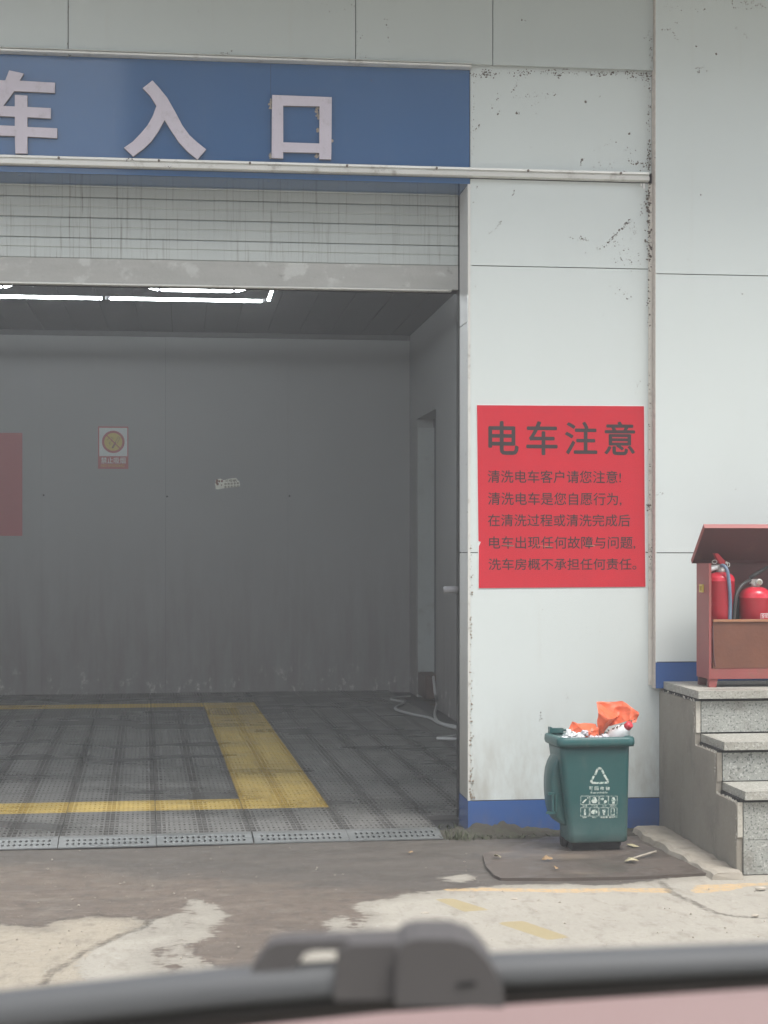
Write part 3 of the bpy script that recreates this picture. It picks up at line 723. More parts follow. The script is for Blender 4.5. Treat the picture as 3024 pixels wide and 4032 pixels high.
obj('cigarette', rel(bm, ON), M['sign_brown'], ns)
obj('slash', rel(bar(nz(520, 560), nz(1070, 1100), .009, DB - .0112), ON), M['sign_red'], ns)
a, b = nz(345, 1615), nz(1240, 1390); text('sign_text', '禁止吸烟', a[0], b[0], a[1], b[1], DB - .006, M['sign_white'], ns, .012, ON)
a, b = nz(350, 1740), nz(1200, 1645); text('sign_text', 'NO SMOKING', a[0], b[0], a[1], b[1], DB - .006, M['sign_yellow'], ns, .005, ON)
kz = lambda x, y: W(820 + x / 10.37, 1850 + y / 10.37, DB)
OK_ = Vector((kz(280, 790)[0], DB, kz(280, 790)[1]))
sk = thing('wall_sticker', 'small white sticker with tiny dark characters on the inner back wall', 'sticker', OK_)
obj('sticker_paper', rel(prism([kz(*p) for p in ((290, 640), (270, 590), (295, 500), (290, 420), (340, 380), (500, 360), (560, 385), (620, 425), (730, 385), (960, 345), (1120, 335), (1175, 360), (1205, 435), (1265, 450), (1290, 540), (1300, 640), (1260, 685), (640, 755), (370, 805), (290, 780))], DB - .003, DB - .001), OK_), M['sticker'], sk)
bm = bmesh.new()
for (x, y, r0) in ((360, 440, 55), (345, 520, 50), (380, 580, 50), (450, 470, 40), (560, 460, 45), (540, 620, 25)): prism([kz(x + r0 * math.cos(q), y + r0 * math.sin(q) * 1.1) for q in [k * .7 for k in range(9)]], DB - .0045 - r0 * 1e-6, DB - .0035, bm)
obj('sticker_picture', rel(bm, OK_), M['sign_brown'], sk)
a, b = kz(670, 500), kz(1165, 385); text('sticker_text', '父母帆', a[0], b[0], a[1], b[1], DB - .0045, M['sticker_ink'], sk, .02, OK_)
bm = bmesh.new()
for row, (y0, dy) in enumerate(((545, 80), (665, 80))):
    for i in range(5):
        x = 660 + i * 125; yy = y0 - i * 8
        for q in ((0, 0, 90, 18), (0, 30, 90, 18), (0, 60, 90, 16), (10, 0, 22, 76), (55, 0, 22, 76)):
            a, b = kz(x + q[0], yy + q[1] + q[3]), kz(x + q[0] + q[2], yy + q[1]); prism([(a[0], a[1]), (b[0], a[1]), (b[0], b[1]), (a[0], b[1])], DB - .0045 - q[0] * 1e-6, DB - .0035, bm)
obj('sticker_text', rel(bm, OK_), M['sticker_ink'], sk)

# hoses and the low box on the bay floor
def ghose(pts, z=.045): return smooth_path([(*G(x, y, z), z) for x, y in pts], 6)
h1 = [(1614, 2742), (1540, 2752), (1590, 2766), (1556, 2790), (1620, 2812), (1690, 2826), (1730, 2848), (1790, 2866), (1840, 2868)]
o = obj('white_hose', tube(ghose(h1), .011, 8), M['white_hose'], None, True); tag(o, 'white hose lying in a zigzag across the bay floor', 'hose')
h2 = [(1708, 2690), (1697, 2725), (1720, 2772), (1712, 2815), (1730, 2845), (1790, 2860), (1850, 2880), (1780, 2900), (1725, 2908), (1850, 2912)]
pt = [Vector((XI - .02, d_near + .02, .28))] + [Vector((*G(x, y, .045), .045)) for x, y in h2[2:]]
o = obj('white_hose', tube(smooth_path([pt[0], pt[0] + Vector((-.03, -.3, -.12))] + pt[1:], 6), .012, 8), M['white_hose'], None, True); tag(o, 'white hose coming down from the side doorway and coiling behind the door jamb', 'hose')
o = obj('brown_box', B(XI + .006, XI + .14, d_far - .55, d_far - .05, .031, .24), simple('dark brown box', (.10, .065, .055), .6), None, bev=.008); tag(o, 'low brown box standing in the side doorway of the bay', 'box')

# ================================================================== GRANITE STEPS
ms = thing('granite_steps', 'three granite steps with grey cement side beside the white pillar', 'steps', (2.37, -.6, 0))
OS = Vector((2.37, -.6, 0)); XE = 4.3
ST = [(-.60, .741, .545), (-.91, .540, .362), (-1.19, .360, 0.0)]     # riser plane, tread top, riser foot
prev_back = YR + .30
for i, (yr, zt, zf) in enumerate(ST):
    yb = -.001 if i == 0 else ST[i - 1][0] - .002
    obj('tread_slab', rel(B(2.387 if i else 2.366, 3.32, yr - .030, yb if i else -.062, zt - .036, zt), OS), M['tread'], ms, bev=.004)
    obj('tread_slab', rel(B(3.324, XE, yr - .030, yb if i else -.062, zt - .036, zt), OS), M['tread'], ms, bev=.004)
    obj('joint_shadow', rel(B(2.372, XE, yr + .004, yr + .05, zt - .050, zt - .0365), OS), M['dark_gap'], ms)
    zs = [zf + .002, zt - .049] if i < 2 else [.0, .150, zt - .049]
    for za, zb in zip(zs, zs[1:]):
        for x0, x1 in ((2.390, 3.05), (3.054, XE)):
            obj('riser_slab', rel(B(x0, x1, yr, yr + .02, za, zb - .002), OS), M['granite'], ms, bev=.002, seg=1)
    y1 = 0.0 if i == 0 else ST[i - 1][0] - .001
    obj('side_slab', rel(B(2.362, 2.388, yr + .010, y1 + (.009 if i else -.002),   .0, zt - .054), OS), M['cement_side'], ms, bev=.002, seg=1)
    obj('edge_mortar', rel(B(2.365, 2.387, yr + .004, yr + .0095, zf if i < 2 else .16, zt - .05), OS), M['mortar'] if i != 1 else M['cement_side'], ms, bev=.003, seg=1)
    obj('step_core', rel(B(2.38, XE, yr + .021, y1 - .002 if i else -.004, 0, zt - .0375), OS), M['dark_gap'], ms)
bm = bmesh.new()
for i, (yr, zt, zf) in enumerate(ST):
    for k in range(46):
        yy = random.uniform(yr, -.02 if i == 0 else ST[i - 1][0]); 
        if random.random() < .55: blob(bm, yy, zt - .046 + random.uniform(-.004, .003), random.uniform(.003, .008), 2.361, 'x')
    for k in range(16): blob(bm, yr + random.uniform(0, .015), random.uniform(max(zf, .1), zt - .05), random.uniform(.003, .006), 2.357, 'x')
tag(obj('mortar_crumbs', rel(bm, OS), M['mortar'], ms), kind='stuff')

# kerb strip beside the steps
bm = bmesh.new(); rows_ = []
N = 26
for i in range(N + 1):
    t_ = i / N; y = -.10 - t_ * 1.16; x0 = 2.205 + .03 * t_ + .022 * noise.noise((t_ * 9, 0, 0)); x1 = 2.36
    h = .034 * (1 - .3 * t_) * (1 + .35 * noise.noise((t_ * 13, 5, 2))); rows_.append([bm.verts.new(p) for p in ((x0 - .012, y, -.01), (x0, y, h * .7 + .006 * noise.noise((t_ * 20, 3, 0))), (x0 + .018, y, h + .006 * noise.noise((t_ * 24, 1, 0))), (x0 + .10, y, h * 1.02 + .005 * noise.noise((t_ * 16, 2, 0))), (x1, y, h * .9))])
for a, b in zip(rows_, rows_[1:]):
    for k in range(4): bm.faces.new((a[k], a[k + 1], b[k + 1], b[k]))
e0 = rows_[-1]; bm.faces.new([*e0, bm.verts.new((2.36, -1.275, -.01)), bm.verts.new((2.21, -1.275, -.01))])
o = obj('kerb', bm, M['kerb'], None, False); tag(o, 'low worn concrete kerb along the side of the granite steps', 'kerb')

# ================================================================== MAT
mp = [G(*p) for p in ((1905, 3392), (1915, 3420), (1945, 3452), (1972, 3464), (2200, 3464), (2500, 3458), (2790, 3444), (2700, 3400), (2560, 3340), (2480, 3300), (2150, 3300), (1990, 3345), (1900, 3368))]
bm = bmesh.new(); a = [bm.verts.new((x, y, .0075)) for x, y in mp]; b = [bm.verts.new((x, y, -.006)) for x, y in mp]
bm.faces.new(a); bm.faces.new(b[::-1])
for i in range(len(mp)): bm.faces.new((a[i], b[i], b[(i + 1) % len(mp)], a[(i + 1) % len(mp)]))
o = obj('rubber_mat', bm, M['mat'], None, bev=.0025, seg=1); tag(o, 'flat dark mat under the green bin, one corner cut off', 'mat')

# ================================================================== FIRE EXTINGUISHER CABINET
CX0, CY0, CY1, ZP = 2.476, -.44, -.27, .741
CXW = 3.45
yb = -.15                                                            # back of the cabinet
OC = Vector((CX0, CY0, ZP))
cb = thing('fire_cabinet', 'faded red fire extinguisher cabinet with raised lid and rusty front on the granite platform', 'cabinet', OC)
zb0, zsh, zt0 = ZP + .040, 1.064, 1.330
obj('side_panel', rel(B(CX0, CX0 + .006, CY0, CY0 + .19, zb0, zt0), OC), M['cab'], cb, bev=.001, seg=1)
obj('side_panel', rel(B(CXW, CXW + .006, CY0, CY0 + .19, zb0, zt0), OC), M['cab'], cb)
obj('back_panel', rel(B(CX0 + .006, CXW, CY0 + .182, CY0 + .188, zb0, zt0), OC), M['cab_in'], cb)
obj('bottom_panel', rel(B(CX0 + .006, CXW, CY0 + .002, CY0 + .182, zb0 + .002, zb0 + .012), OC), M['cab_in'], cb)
obj('front_post', rel(B(CX0 + .0005, CX0 + .012, CY0 - .003, CY0 - .0005, zb0, zt0), OC), M['cab'], cb)
obj('front_frame', rel(B(CX0 + .012, CXW, CY0 - .002, CY0 + .004, zb0, zb0 + .05), OC), M['cab'], cb)
dr = obj('front_panel', rel(B(CX0 + .020, CXW, CY0 - .004, CY0 + .002, zb0 + .051, zsh - .012), OC), M['rust'], cb, bev=.003); dr['label'] = 'rusty brown lower front panel'
obj('panel_edge', rel(B(CX0 + .020, CXW, CY0 - .012, CY0 + .004, zsh - .011, zsh), OC), simple('bare rusty edge', (.36, .17, .09), .5, .3, 20), cb, bev=.002)
bm = bmesh.new()                                             # front panel slightly bent flange on its left
tube([(CX0 + .030, CY0 - .006, zb0 + .06), (CX0 + .022, CY0 - .006, zb0 + .12), (CX0 + .018, CY0 - .006, zsh - .03)], .004, 6, bm)
obj('bent_flange', rel(bm, OC), M['cab_in'], cb)
for x_, y_ in ((CX0 + .004, CY0 + .004), (CX0 + .002, CY0 + .15), (CXW - .04, CY0 + .004), (CXW - .04, CY0 + .15)):
    bm = prism([(x_, ZP), (x_ + .034, ZP), (x_ + .042, zb0 - .001), (x_ - .001, zb0 - .001)], y_, y_ + .006); B(x_ + .001, x_ + .006, y_ + .007, y_ + .032, ZP + .001, zb0 - .001, bm)
    obj('foot', rel(bm, OC), M['cab'] if y_ < CY0 + .1 else M['cab_in'], cb)
# lid, hinged at the back top edge and raised
yh, zh = CY0 + .175, zt0 + .012
yf, zf_ = CY0 - .020, zh + .168
lidm = bmesh.new(); x0, x1 = CX0 - .030, CXW + .03
n_ = Vector((0, zf_ - zh, -(yf - yh))).normalized()                    # upward normal of the lid
if n_.z < 0: n_ = -n_
def lidp(x, t_, off): p = Vector((x, yh + (yf - yh) * t_, zh + (zf_ - zh) * t_)) + n_ * off; return p
def lbox(xa, xb, ta, tb, oa, ob, bm):
    v = [bm.verts.new(lidp(*p)) for p in ((xa, ta, oa), (xb, ta, oa), (xb, tb, oa), (xa, tb, oa), (xa, ta, ob), (xb, ta, ob), (xb, tb, ob), (xa, tb, ob))]
    for f in ((0, 3, 2, 1), (4, 5, 6, 7), (0, 1, 5, 4), (1, 2, 6, 5), (2, 3, 7, 6), (3, 0, 4, 7)): bm.faces.new([v[i] for i in f])
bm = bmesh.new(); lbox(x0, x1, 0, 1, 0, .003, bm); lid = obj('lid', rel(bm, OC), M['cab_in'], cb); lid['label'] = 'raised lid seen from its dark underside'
bm = bmesh.new(); lbox(x0, x1, 1.0, 1.015, -.020, .004, bm); lbox(x0 - .002, x0, 0, 1.015, -.020, .004, bm); obj('lid_flange', rel(bm, OC), M['cab'], lid)
bm = bmesh.new(); lbox(x0, x1, -.012, 0, -.016, .003, bm); lbox(x0 + .004, x0 + .012, .02, .98, -.010, -.001, bm); obj('lid_lip', rel(bm, OC), M['cab_in'], lid)
bm = B(CX0 + .004, CX0 + .016, CY0 + .03, CY0 + .04, 0, .001); bm.free()
yl_ = bmesh.new()
q0, q1 = CY0 + .075, CY0 + .125; zc0, zc1 = 1.190, 1.228
for a_, b_, c2, d2 in ((q0, q1, zc0, zc0 + .008), (q0, q1, zc1 - .008, zc1), (q0, q0 + .012, zc0 + .008, zc1 - .008), (q1 - .012, q1, zc0 + .008, zc1 - .008)): B(CX0 - .008, CX0 - .0005, a_, b_, c2, d2, yl_)
obj('latch', rel(yl_, OC), M['yellow_latch'], cb)

# ---- extinguishers
def cyl_prof(r, h, r_neck=.016, dome=.045):
    pr = [(r * .92, 0), (r, .006), (r, h - dome), (r * 1.012, h - dome + .001), (r * 1.012, h - dome + .004), (r * .995, h - dome + .006)]
    for k in range(1, 9):
        a = k / 8 * math.pi / 2; pr.append((r_neck + (r - r_neck) * math.cos(a), h - dome + .006 + (dome - .006) * math.sin(a)))
    return pr
zf0 = zb0 + .012
ex, ey = W(2838, 2300, -.36)[0], -.355
e1_ = thing('fire_extinguisher', 'taller red extinguisher with blue grey hose at the left end of the cabinet', 'fire extinguisher', (ex, ey, zf0), 0, 'extinguishers in the cabinet')
OE = Vector((ex, ey, zf0)); ztop = W(2838, 2252, -.36)[1] - zf0
obj('cylinder', lathe(cyl_prof(.068, ztop), 40), M['ext_red'], e1_, True)
obj('collar', lathe([(.020, ztop - .004), (.020, ztop + .014), (.014, ztop + .016)], 24), M['steel'], e1_, True)
bm = B(-.016, .016, -.014, .014, ztop + .014, ztop + .036); obj('valve', bm, M['steel'], e1_, bev=.004)
def epz(px, py, y=-.42): q = W(px, py, y); return (q[0] - ex, y - ey, q[1] - zf0)
def ez(x, y): return (2700 + x / 4.423, 2050 + y / 4.423)
bm = bmesh.new(); pts_ = [ez(*p) for p in ((485, 570), (545, 570), (685, 720), (690, 755), (620, 775), (570, 740))]
prism([(epz(*p, -.36)[0], epz(*p, -.36)[2]) for p in pts_], -.020, .012, bm); obj('handle', bm, M['ext_handle'], e1_, bev=.003)
bm = bmesh.new(); prism([(epz(*ez(*p), -.36)[0], epz(*ez(*p), -.36)[2]) for p in ((400, 790), (520, 770), (600, 790), (600, 820), (420, 825))], -.012, .012, bm); obj('lower_handle', bm, M['steel'], e1_, bev=.002)
c0_, c1_ = epz(*ez(350, 878), -.37), epz(*ez(545, 812), -.37)
obj('nozzle', tube([c0_, c1_], .011, 14), M['white_plastic'], e1_, True)
rc = Vector(epz(*ez(503, 717), -.385)); bm = tube([rc + Vector((.0115 * math.cos(k * .4), .002 * math.sin(k), .0085 * math.sin(k * .4))) for k in range(17)], .0016, 6); obj('safety_pin', bm, M['steel'], e1_, True)
gc = Vector(epz(*ez(700, 735), -.37)); obj('gauge', tube([gc, gc + Vector((0, -.012, 0))], .006, 14), M['steel'], e1_, True)
hp = [epz(*ez(*p), y) for p, y in (((615, 790), -.38), ((650, 780), -.41), ((705, 830), -.428), ((740, 950), -.432), ((762, 1150), -.432), ((775, 1400), -.428), ((772, 1600), -.425), ((768, 1760), -.425))]
obj('hose', tube(smooth_path(hp, 6), .0085, 12), M['hose_blue'], e1_, True)
bm = tube([Vector(epz(*ez(745, 770), -.41)) + Vector((.006 * math.cos(k * .7), 0, .010 * math.sin(k * .7))) for k in range(10)], .002, 6); obj('hose_clip', bm, M['steel'], e1_, True)

fx, fy = W(2975, 2380, -.35)[0], -.345
e2_ = thing('fire_extinguisher', 'shorter red extinguisher with black hose and round pressure gauge, right of the other one', 'fire extinguisher', (fx, fy, zf0), 0, 'extinguishers in the cabinet')
zt2 = W(2965, 2310, -.35)[1] - zf0
def fpz(x, y, yy): q = W(*ez(x, y), yy); return (q[0] - fx, yy - fy, q[1] - zf0)
obj('cylinder', lathe(cyl_prof(.076, zt2, .016, .055), 44), M['ext_red'], e2_, True)
obj('collar', lathe([(.022, zt2 - .004), (.019, zt2 + .014), (.014, zt2 + .018)], 24), M['steel'], e2_, True)
obj('valve', B(-.026, .018, -.013, .013, zt2 + .014, zt2 + .036), M['steel'], e2_, bev=.004)
g_ = Vector(fpz(1262, 1072, -.365)); obj('gauge', tube([g_, g_ + Vector((0, -.006, 0)), g_ + Vector((0, -.016, 0))], [.014, .0165, .0165], 20), M['steel'], e2_, True)
obj('gauge_face', tube([g_ + Vector((0, -.0161, 0)), g_ + Vector((0, -.0170, 0))], .011, 20), M['sticker_ink'], e2_)
obj('hose', tube(smooth_path([fpz(x, y, yy) for x, y, yy in ((1120, 1040, -.36), (1040, 1080, -.385), (960, 1150, -.40), (895, 1260, -.41), (868, 1400, -.415), (850, 1560, -.415), (838, 1760, -.415))], 6), .009, 12), M['hose_black'], e2_, True)
obj('handle', tube([fpz(1120, 1000, -.35), fpz(1190, 950, -.35), fpz(1440, 800, -.34)], [.010, .010, .008], 8), M['hose_black'], e2_, True)
# printed label wrapped on the cylinder
def wrap(bm_pts, r=.0768): return [(fx_ * 0 + r * math.sin(a), -r * math.cos(a), z) for a, z in bm_pts]
def wrapped(name, a0, a1, z0, z1, r, mat, par):
    bm = bmesh.new(); n = 8; A = []
    for k in range(n + 1):
        a = a0 + (a1 - a0) * k / n; A.append((bm.verts.new((r * math.sin(a), -r * math.cos(a), z0)), bm.verts.new((r * math.sin(a), -r * math.cos(a), z1))))
    for p, q in zip(A, A[1:]): bm.faces.new((p[0], q[0], q[1], p[1]))
    return obj(name, bm, mat, par)
zl0, zl1 = .285 - .0, .330
zl1 = fpz(1200, 1615, -.42)[2]; zl0 = fpz(1200, 1740, -.42)[2]
lb = wrapped('label', .0, 1.25, zl0 - .05, zl1, .0768, M['ext_handle'], e2_)
wrapped('label_line', .0, 1.25, zl1 - .0022, zl1, .0772, M['white_plastic'], lb); wrapped('label_line', .0, .022, zl0 - .05, zl1 - .0024, .0772, M['white_plastic'], lb); wrapped('label_line', .04, 1.25, zl0 - .0015, zl0 + .0005, .0772, M['white_plastic'], lb)
bm = bmesh.new(); A = []
for k in range(20):
    q = 2 * math.pi * k / 20; a = .17 + .085 * math.cos(q); z = zl1 - .0105 + .0055 * math.sin(q); A.append(bm.verts.new((.0773 * math.sin(a), -.0773 * math.cos(a), z)))
bm.faces.new(A); em = obj('emblem', bm, M['white_plastic'], lb)
bm = bmesh.new(); A = []
for k in range(14):
    q = 2 * math.pi * k / 14; a = .17 + .045 * math.cos(q); z = zl1 - .0105 + .0032 * math.sin(q); A.append(bm.verts.new((.0776 * math.sin(a), -.0776 * math.cos(a), z)))
bm.faces.new(A); obj('emblem_mark', bm, M['ext_handle'], lb)
for a0, a1, za, zb_ in ((.09, .25, .0185, .0205), (.09, .25, .0215, .0235), (.32, .9, .006, .010), (.32, .9, .0125, .015), (.32, .9, .018, .0205), (.12, .4, .030, .032), (.45, .9, .030, .032)):
    n = 6
    for k in range(n):
        if random.random() < .15: continue
        w_ = (a1 - a0) / n; wrapped('label_text', a0 + w_ * k, a0 + w_ * (k + .78), zl1 - zb_, zl1 - za, .0773, M['white_plastic'], lb)
o = obj('cabinet_bracket', B(ex + .075, ex + .11, -.33, -.28, zf0, 1.17), M['hose_black'], cb); o.location = -OC

# ================================================================== RECYCLING BIN
bq = lambda x, y: (2080 + x / 3.0722, 2700 + y / 3.0722)
YB = -.62                                                 # front face at ground
bxL, bxR = W(*bq(505, 1975), YB)[0], W(*bq(1213, 1975), YB)[0]
txL, txR = W(*bq(392, 760), YB - .03)[0], W(*bq(1243, 760), YB - .03)[0]
OB = Vector(((bxL + bxR) / 2, YB + .12, .012))
bn = thing('recycling_bin', 'green wheeled recycling bin overflowing with rubbish, white print on its front', 'bin', OB)
zT = W(*bq(800, 640), YB - .04)[1]; zR = W(*bq(800, 745), YB - .04)[1]
zB = .045
def rring(bm, x0, x1, y0, y1, r, z, n=5):
    out = []
    for cx, cy, a0 in ((x1 - r, y1 - r, 0), (x0 + r, y1 - r, 90), (x0 + r, y0 + r, 180), (x1 - r, y0 + r, 270)):
        for k in range(n + 1):
            a = R(a0 + 90 * k / n); out.append(bm.verts.new((cx + r * math.cos(a), cy + r * math.sin(a), z)))
    return out
def loft(bm, rings, close_bottom=True, close_top=False):
    for a, b in zip(rings, rings[1:]):
        for k in range(len(a)): bm.faces.new((a[k], a[(k + 1) % len(a)], b[(k + 1) % len(b)], b[k]))
    if close_bottom: bm.faces.new(rings[0][::-1])
    if close_top: bm.faces.new(rings[-1])
bm = bmesh.new(); rg = []
for t_ in (0, .02, .1, .3, .5, .7, .9, 1.0):
    z = zB + (zR - zB) * t_; x0 = bxL + (txL - bxL) * t_; x1 = bxR + (txR - bxR) * t_; y0 = YB - .035 * t_; y1 = YB + .20 + .04 * t_
    sh_ = .006 if t_ == 0 else 0
    rg.append(rring(bm, x0 + sh_, x1 - sh_, y0 + sh_, y1 - sh_, .028, z))
inner = rring(bm, txL + .006, txR - .006, YB - .029, YB + .234, .024, zR); inner2 = rring(bm, bxL + .01, bxR - .01, YB + .01, YB + .19, .02, zR - .14)
loft(bm, rg + [inner, inner2]); bm.faces.new(inner2)
bn.rotation_euler = (R(-1.6), 0, 0)
obj('body', rel(bm, OB), M['bin'], bn, True)
rxL, rxR = W(*bq(222, 700), YB + .20)[0], W(*bq(1318, 700), YB - .055)[0]
bm = bmesh.new(); ry0, ry1 = YB - .058, YB + .262
rr = [rring(bm, rxL + .012, rxR - .012, ry0 + .012, ry1, .03, zR - .004), rring(bm, rxL + .003, rxR - .004, ry0 + .003, ry1, .034, zR - .003), rring(bm, rxL - .002, rxR, ry0, ry1, .036, zR + .012), rring(bm, rxL, rxR - .002, ry0 + .001, ry1, .036, zT - .006), rring(bm, rxL + .006, rxR - .008, ry0 + .007, ry1 - .005, .032, zT), rring(bm, txL + .01, txR - .012, ry0 + .030, ry1 - .03, .024, zT - .001), rring(bm, txL + .012, txR - .014, ry0 + .034, ry1 - .034, .022, zR - .02)]
loft(bm, rr, False); obj('rim', rel(bm, OB), M['bin'], bn, True)
# vertical corner groove
# lid hanging open on the left (hinges at the left rim)
lx = txL - .014
yl0, yl1 = YB + .035, YB + .215
oc = [(330, 790), (280, 830), (240, 900), (212, 990), (198, 1100), (196, 1200), (202, 1320), (215, 1430), (245, 1540), (290, 1600), (340, 1632), (400, 1645)]
outer = [W(*bq(*p), yl1 - .03) for p in oc]
bm = bmesh.new(); secs = []
for ox, oz in outer:
    ix = bxL + (txL - bxL) * (oz - zB) / (zR - zB) + .012; ox = min(ox, ix - .004)
    secs.append([bm.verts.new(p) for p in ((ix, yl0 + .012, oz), ((ix + ox) / 2, yl0, oz), (ox + .006, yl0 + .004, oz), (ox, yl0 + .02, oz), (ox - .003, (yl0 + yl1) / 2, oz), (ox, yl1 - .02, oz), (ix, yl1, oz))])
for a, b in zip(secs, secs[1:]):
    for k in range(6): bm.faces.new((a[k], a[k + 1], b[k + 1], b[k]))
bm.faces.new(secs[0]); bm.faces.new(secs[-1][::-1])
ld = obj('lid', rel(bm, OB), M['bin'], bn, True); ld['label'] = 'lid hanging open against the left side'
bm = bmesh.new(); hx, hz = W(*bq(300, 1310), yl0); hx2, hz2 = W(*bq(330, 1530), yl0)
B(hx - .022, hx + .006, yl0 - .010, yl0 + .012, hz - .006, hz + .004, bm); B(hx - .004, hx + .004, yl0 - .012, yl0 + .010, hz2, hz - .007, bm); B(hx + .010, hx + .016, yl0 - .012, yl0 + .010, hz2, hz - .007, bm); B(hx - .030, hx + .010, yl0 - .010, yl0 + .012, hz2 - .010, hz2 - .001, bm)
obj('handle', rel(bm, OB), M['bin'], ld, bev=.002, seg=1)
bm = bmesh.new(); B(txL + .012, txL + .075, YB + .225, YB + .255, zT, zT + .022, bm); B(txL + .008, txL + .018, YB + .215, YB + .26, zT + .0, zT + .028, bm); tube([(txL + .01, YB + .24, zT + .012), (txL + .12, YB + .24, zT + .012)], .006, 8, bm)
obj('hinge', rel(bm, OB), M['bin'], bn)
for xw in (bxL + .0, bxR - .03):
    bm = tube([(xw, YB + .17, .045), (xw + .030, YB + .17, .045)], .045, 24); obj('wheel', rel(bm, OB), M['black_rubber'], bn, True)
obj('axle', rel(tube([(bxL, YB + .17, .045), (bxR, YB + .17, .045)], .008, 8), OB), M['steel'], bn)
bm = bmesh.new(); B(bxL + .02, bxR - .03, YB + .045, YB + .16, .0, zB + .004, bm); obj('foot', rel(bm, OB), M['black_rubber'], bn)
# print on the front: measured on the sloping front face
slope = .035 / (zR - zB)
def bface(z): return YB - slope * (z - zB) - .0012
lq = lambda x, y: W(2200 + x / 5.184, 2980 + y / 5.184, YB - .018)
def onface(bm, extra=0.0):
    for v in bm.verts: v.co.y = bface(v.co.z) - extra - v.co.y
    return rel(bm, OB)
def flat(pts, bm):
    bm.faces.new([bm.verts.new((x, 0, z)) for x, z in pts])
def strk(pl, w, bm):
    for p, q in zip(pl, pl[1:]):
        p, q = lq(*p), lq(*q); L = math.hypot(q[0] - p[0], q[1] - p[1]); nx_, nz_ = -(q[1] - p[1]) / L * w / 2, (q[0] - p[0]) / L * w / 2
        ex_ = ((q[0] - p[0]) / L * w * .3, (q[1] - p[1]) / L * w * .3)
        flat([(p[0] + nx_ - ex_[0], p[1] + nz_ - ex_[1]), (q[0] + nx_ + ex_[0], q[1] + nz_ + ex_[1]), (q[0] - nx_ + ex_[0], q[1] - nz_ + ex_[1]), (p[0] - nx_ - ex_[0], p[1] - nz_ - ex_[1])], bm)
bm = bmesh.new()
strk([(750, 380), (790, 270), (830, 250), (870, 262), (915, 350)], .0095, bm); strk([(715, 420), (665, 520), (700, 552), (830, 552)], .0095, bm); strk([(855, 552), (1000, 545), (1010, 510), (935, 395)], .0095, bm)
obj('recycling_mark', onface(bm), M['print'], bn)
def btext(s, x0, x1, y0, y1, bold):
    a, b = lq(x0, y1), lq(x1, y0); me = text_mesh(s, bold).copy(); bm = bmesh.new(); bm.from_mesh(me); bpy.data.meshes.remove(me)
    xs = [v.co.x for v in bm.verts]; ys_ = [v.co.y for v in bm.verts]; ax, bx_, ay, by = min(xs), max(xs), min(ys_), max(ys_)
    for v in bm.verts: v.co = Vector((a[0] + (v.co.x - ax) / (bx_ - ax) * (b[0] - a[0]), v.co.z * .01, a[1] + (v.co.y - ay) / (by - ay) * (b[1] - a[1])))
    return bm
for i, ch in enumerate('可回收物'): obj('bin_text', onface(btext(ch, 625 + i * 113, 705 + i * 113, 625, 705, .03)), M['print'], bn)
obj('bin_text', onface(btext('Recyclable', 660, 1005, 725, 785, .02)), M['print'], bn)
lab = [('玻璃', 495, 590), ('牛奶盒', 675, 810), ('金属', 890, 985), ('旧衣服', 1055, 1195), ('塑料', 497, 592), ('纸张', 692, 790), ('易拉罐', 862, 1010), ('电子产品', 1040, 1215)]
for i, (s, x0, x1) in enumerate(lab):
    yy = 1008 if i < 4 else 1243
    obj('bin_text', onface(btext(s, x0, x1, yy, yy + 34, .03)), M['print'], bn)
for i in range(8):
    cx0 = (460, 650, 845, 1030)[i % 4]; cy0 = 822 if i < 4 else 1062; w_ = 172
    bm = bmesh.new(); strk([(cx0, cy0), (cx0 + w_, cy0)], .0022, bm); strk([(cx0 + w_, cy0 + 6), (cx0 + w_, cy0 + w_ - 6)], .0022, bm); strk([(cx0 + w_, cy0 + w_), (cx0, cy0 + w_)], .0022, bm); strk([(cx0, cy0 + w_ - 6), (cx0, cy0 + 6)], .0022, bm)
    obj('picture_frame', onface(bm), M['print'], bn)
    m0 = lambda *p: [lq(cx0 + a * w_, cy0 + b * w_) for a, b in p]
    bm = bmesh.new()
    def disc2(u, v, ru_, rv_=None):
        flat(m0(*[(u + ru_ * math.cos(k * .628), v + (rv_ or ru_) * math.sin(k * .628)) for k in range(10)]), bm)
    if i == 0: flat(m0((.15, .8), (.25, .62), (.6, .32), (.72, .40), (.40, .78), (.28, .86)), bm); disc2(.82, .22, .08)
    elif i == 1: flat(m0((.12, .6), (.25, .3), (.35, .12), (.65, .12), (.75, .35), (.88, .6), (.7, .85), (.3, .85)), bm)
    elif i == 2: disc2(.30, .35, .19); disc2(.68, .66, .18); disc2(.55, .85, .11)
    elif i == 3: flat(m0((.3, .5), (.42, .12), (.65, .12), (.82, .55), (.72, .68), (.70, .9), (.42, .9), (.38, .66)), bm)
    elif i == 4: flat(m0((.38, .9), (.38, .4), (.46, .1), (.54, .1), (.62, .4), (.62, .9)), bm)
    elif i == 5: flat(m0((.1, .5), (.3, .25), (.7, .22), (.88, .4), (.85, .65), (.5, .82), (.15, .68)), bm)
    elif i == 6: flat(m0((.32, .25), (.68, .2), (.70, .5), (.60, .85), (.45, .85), (.36, .5)), bm)
    else:
        strk([(cx0 + 50, cy0 + 22), (cx0 + 115, cy0 + 22), (cx0 + 115, cy0 + 148), (cx0 + 50, cy0 + 148), (cx0 + 50, cy0 + 22)], .0035, bm)
    obj('pictogram', onface(bm, .0003), M['print'], bn)

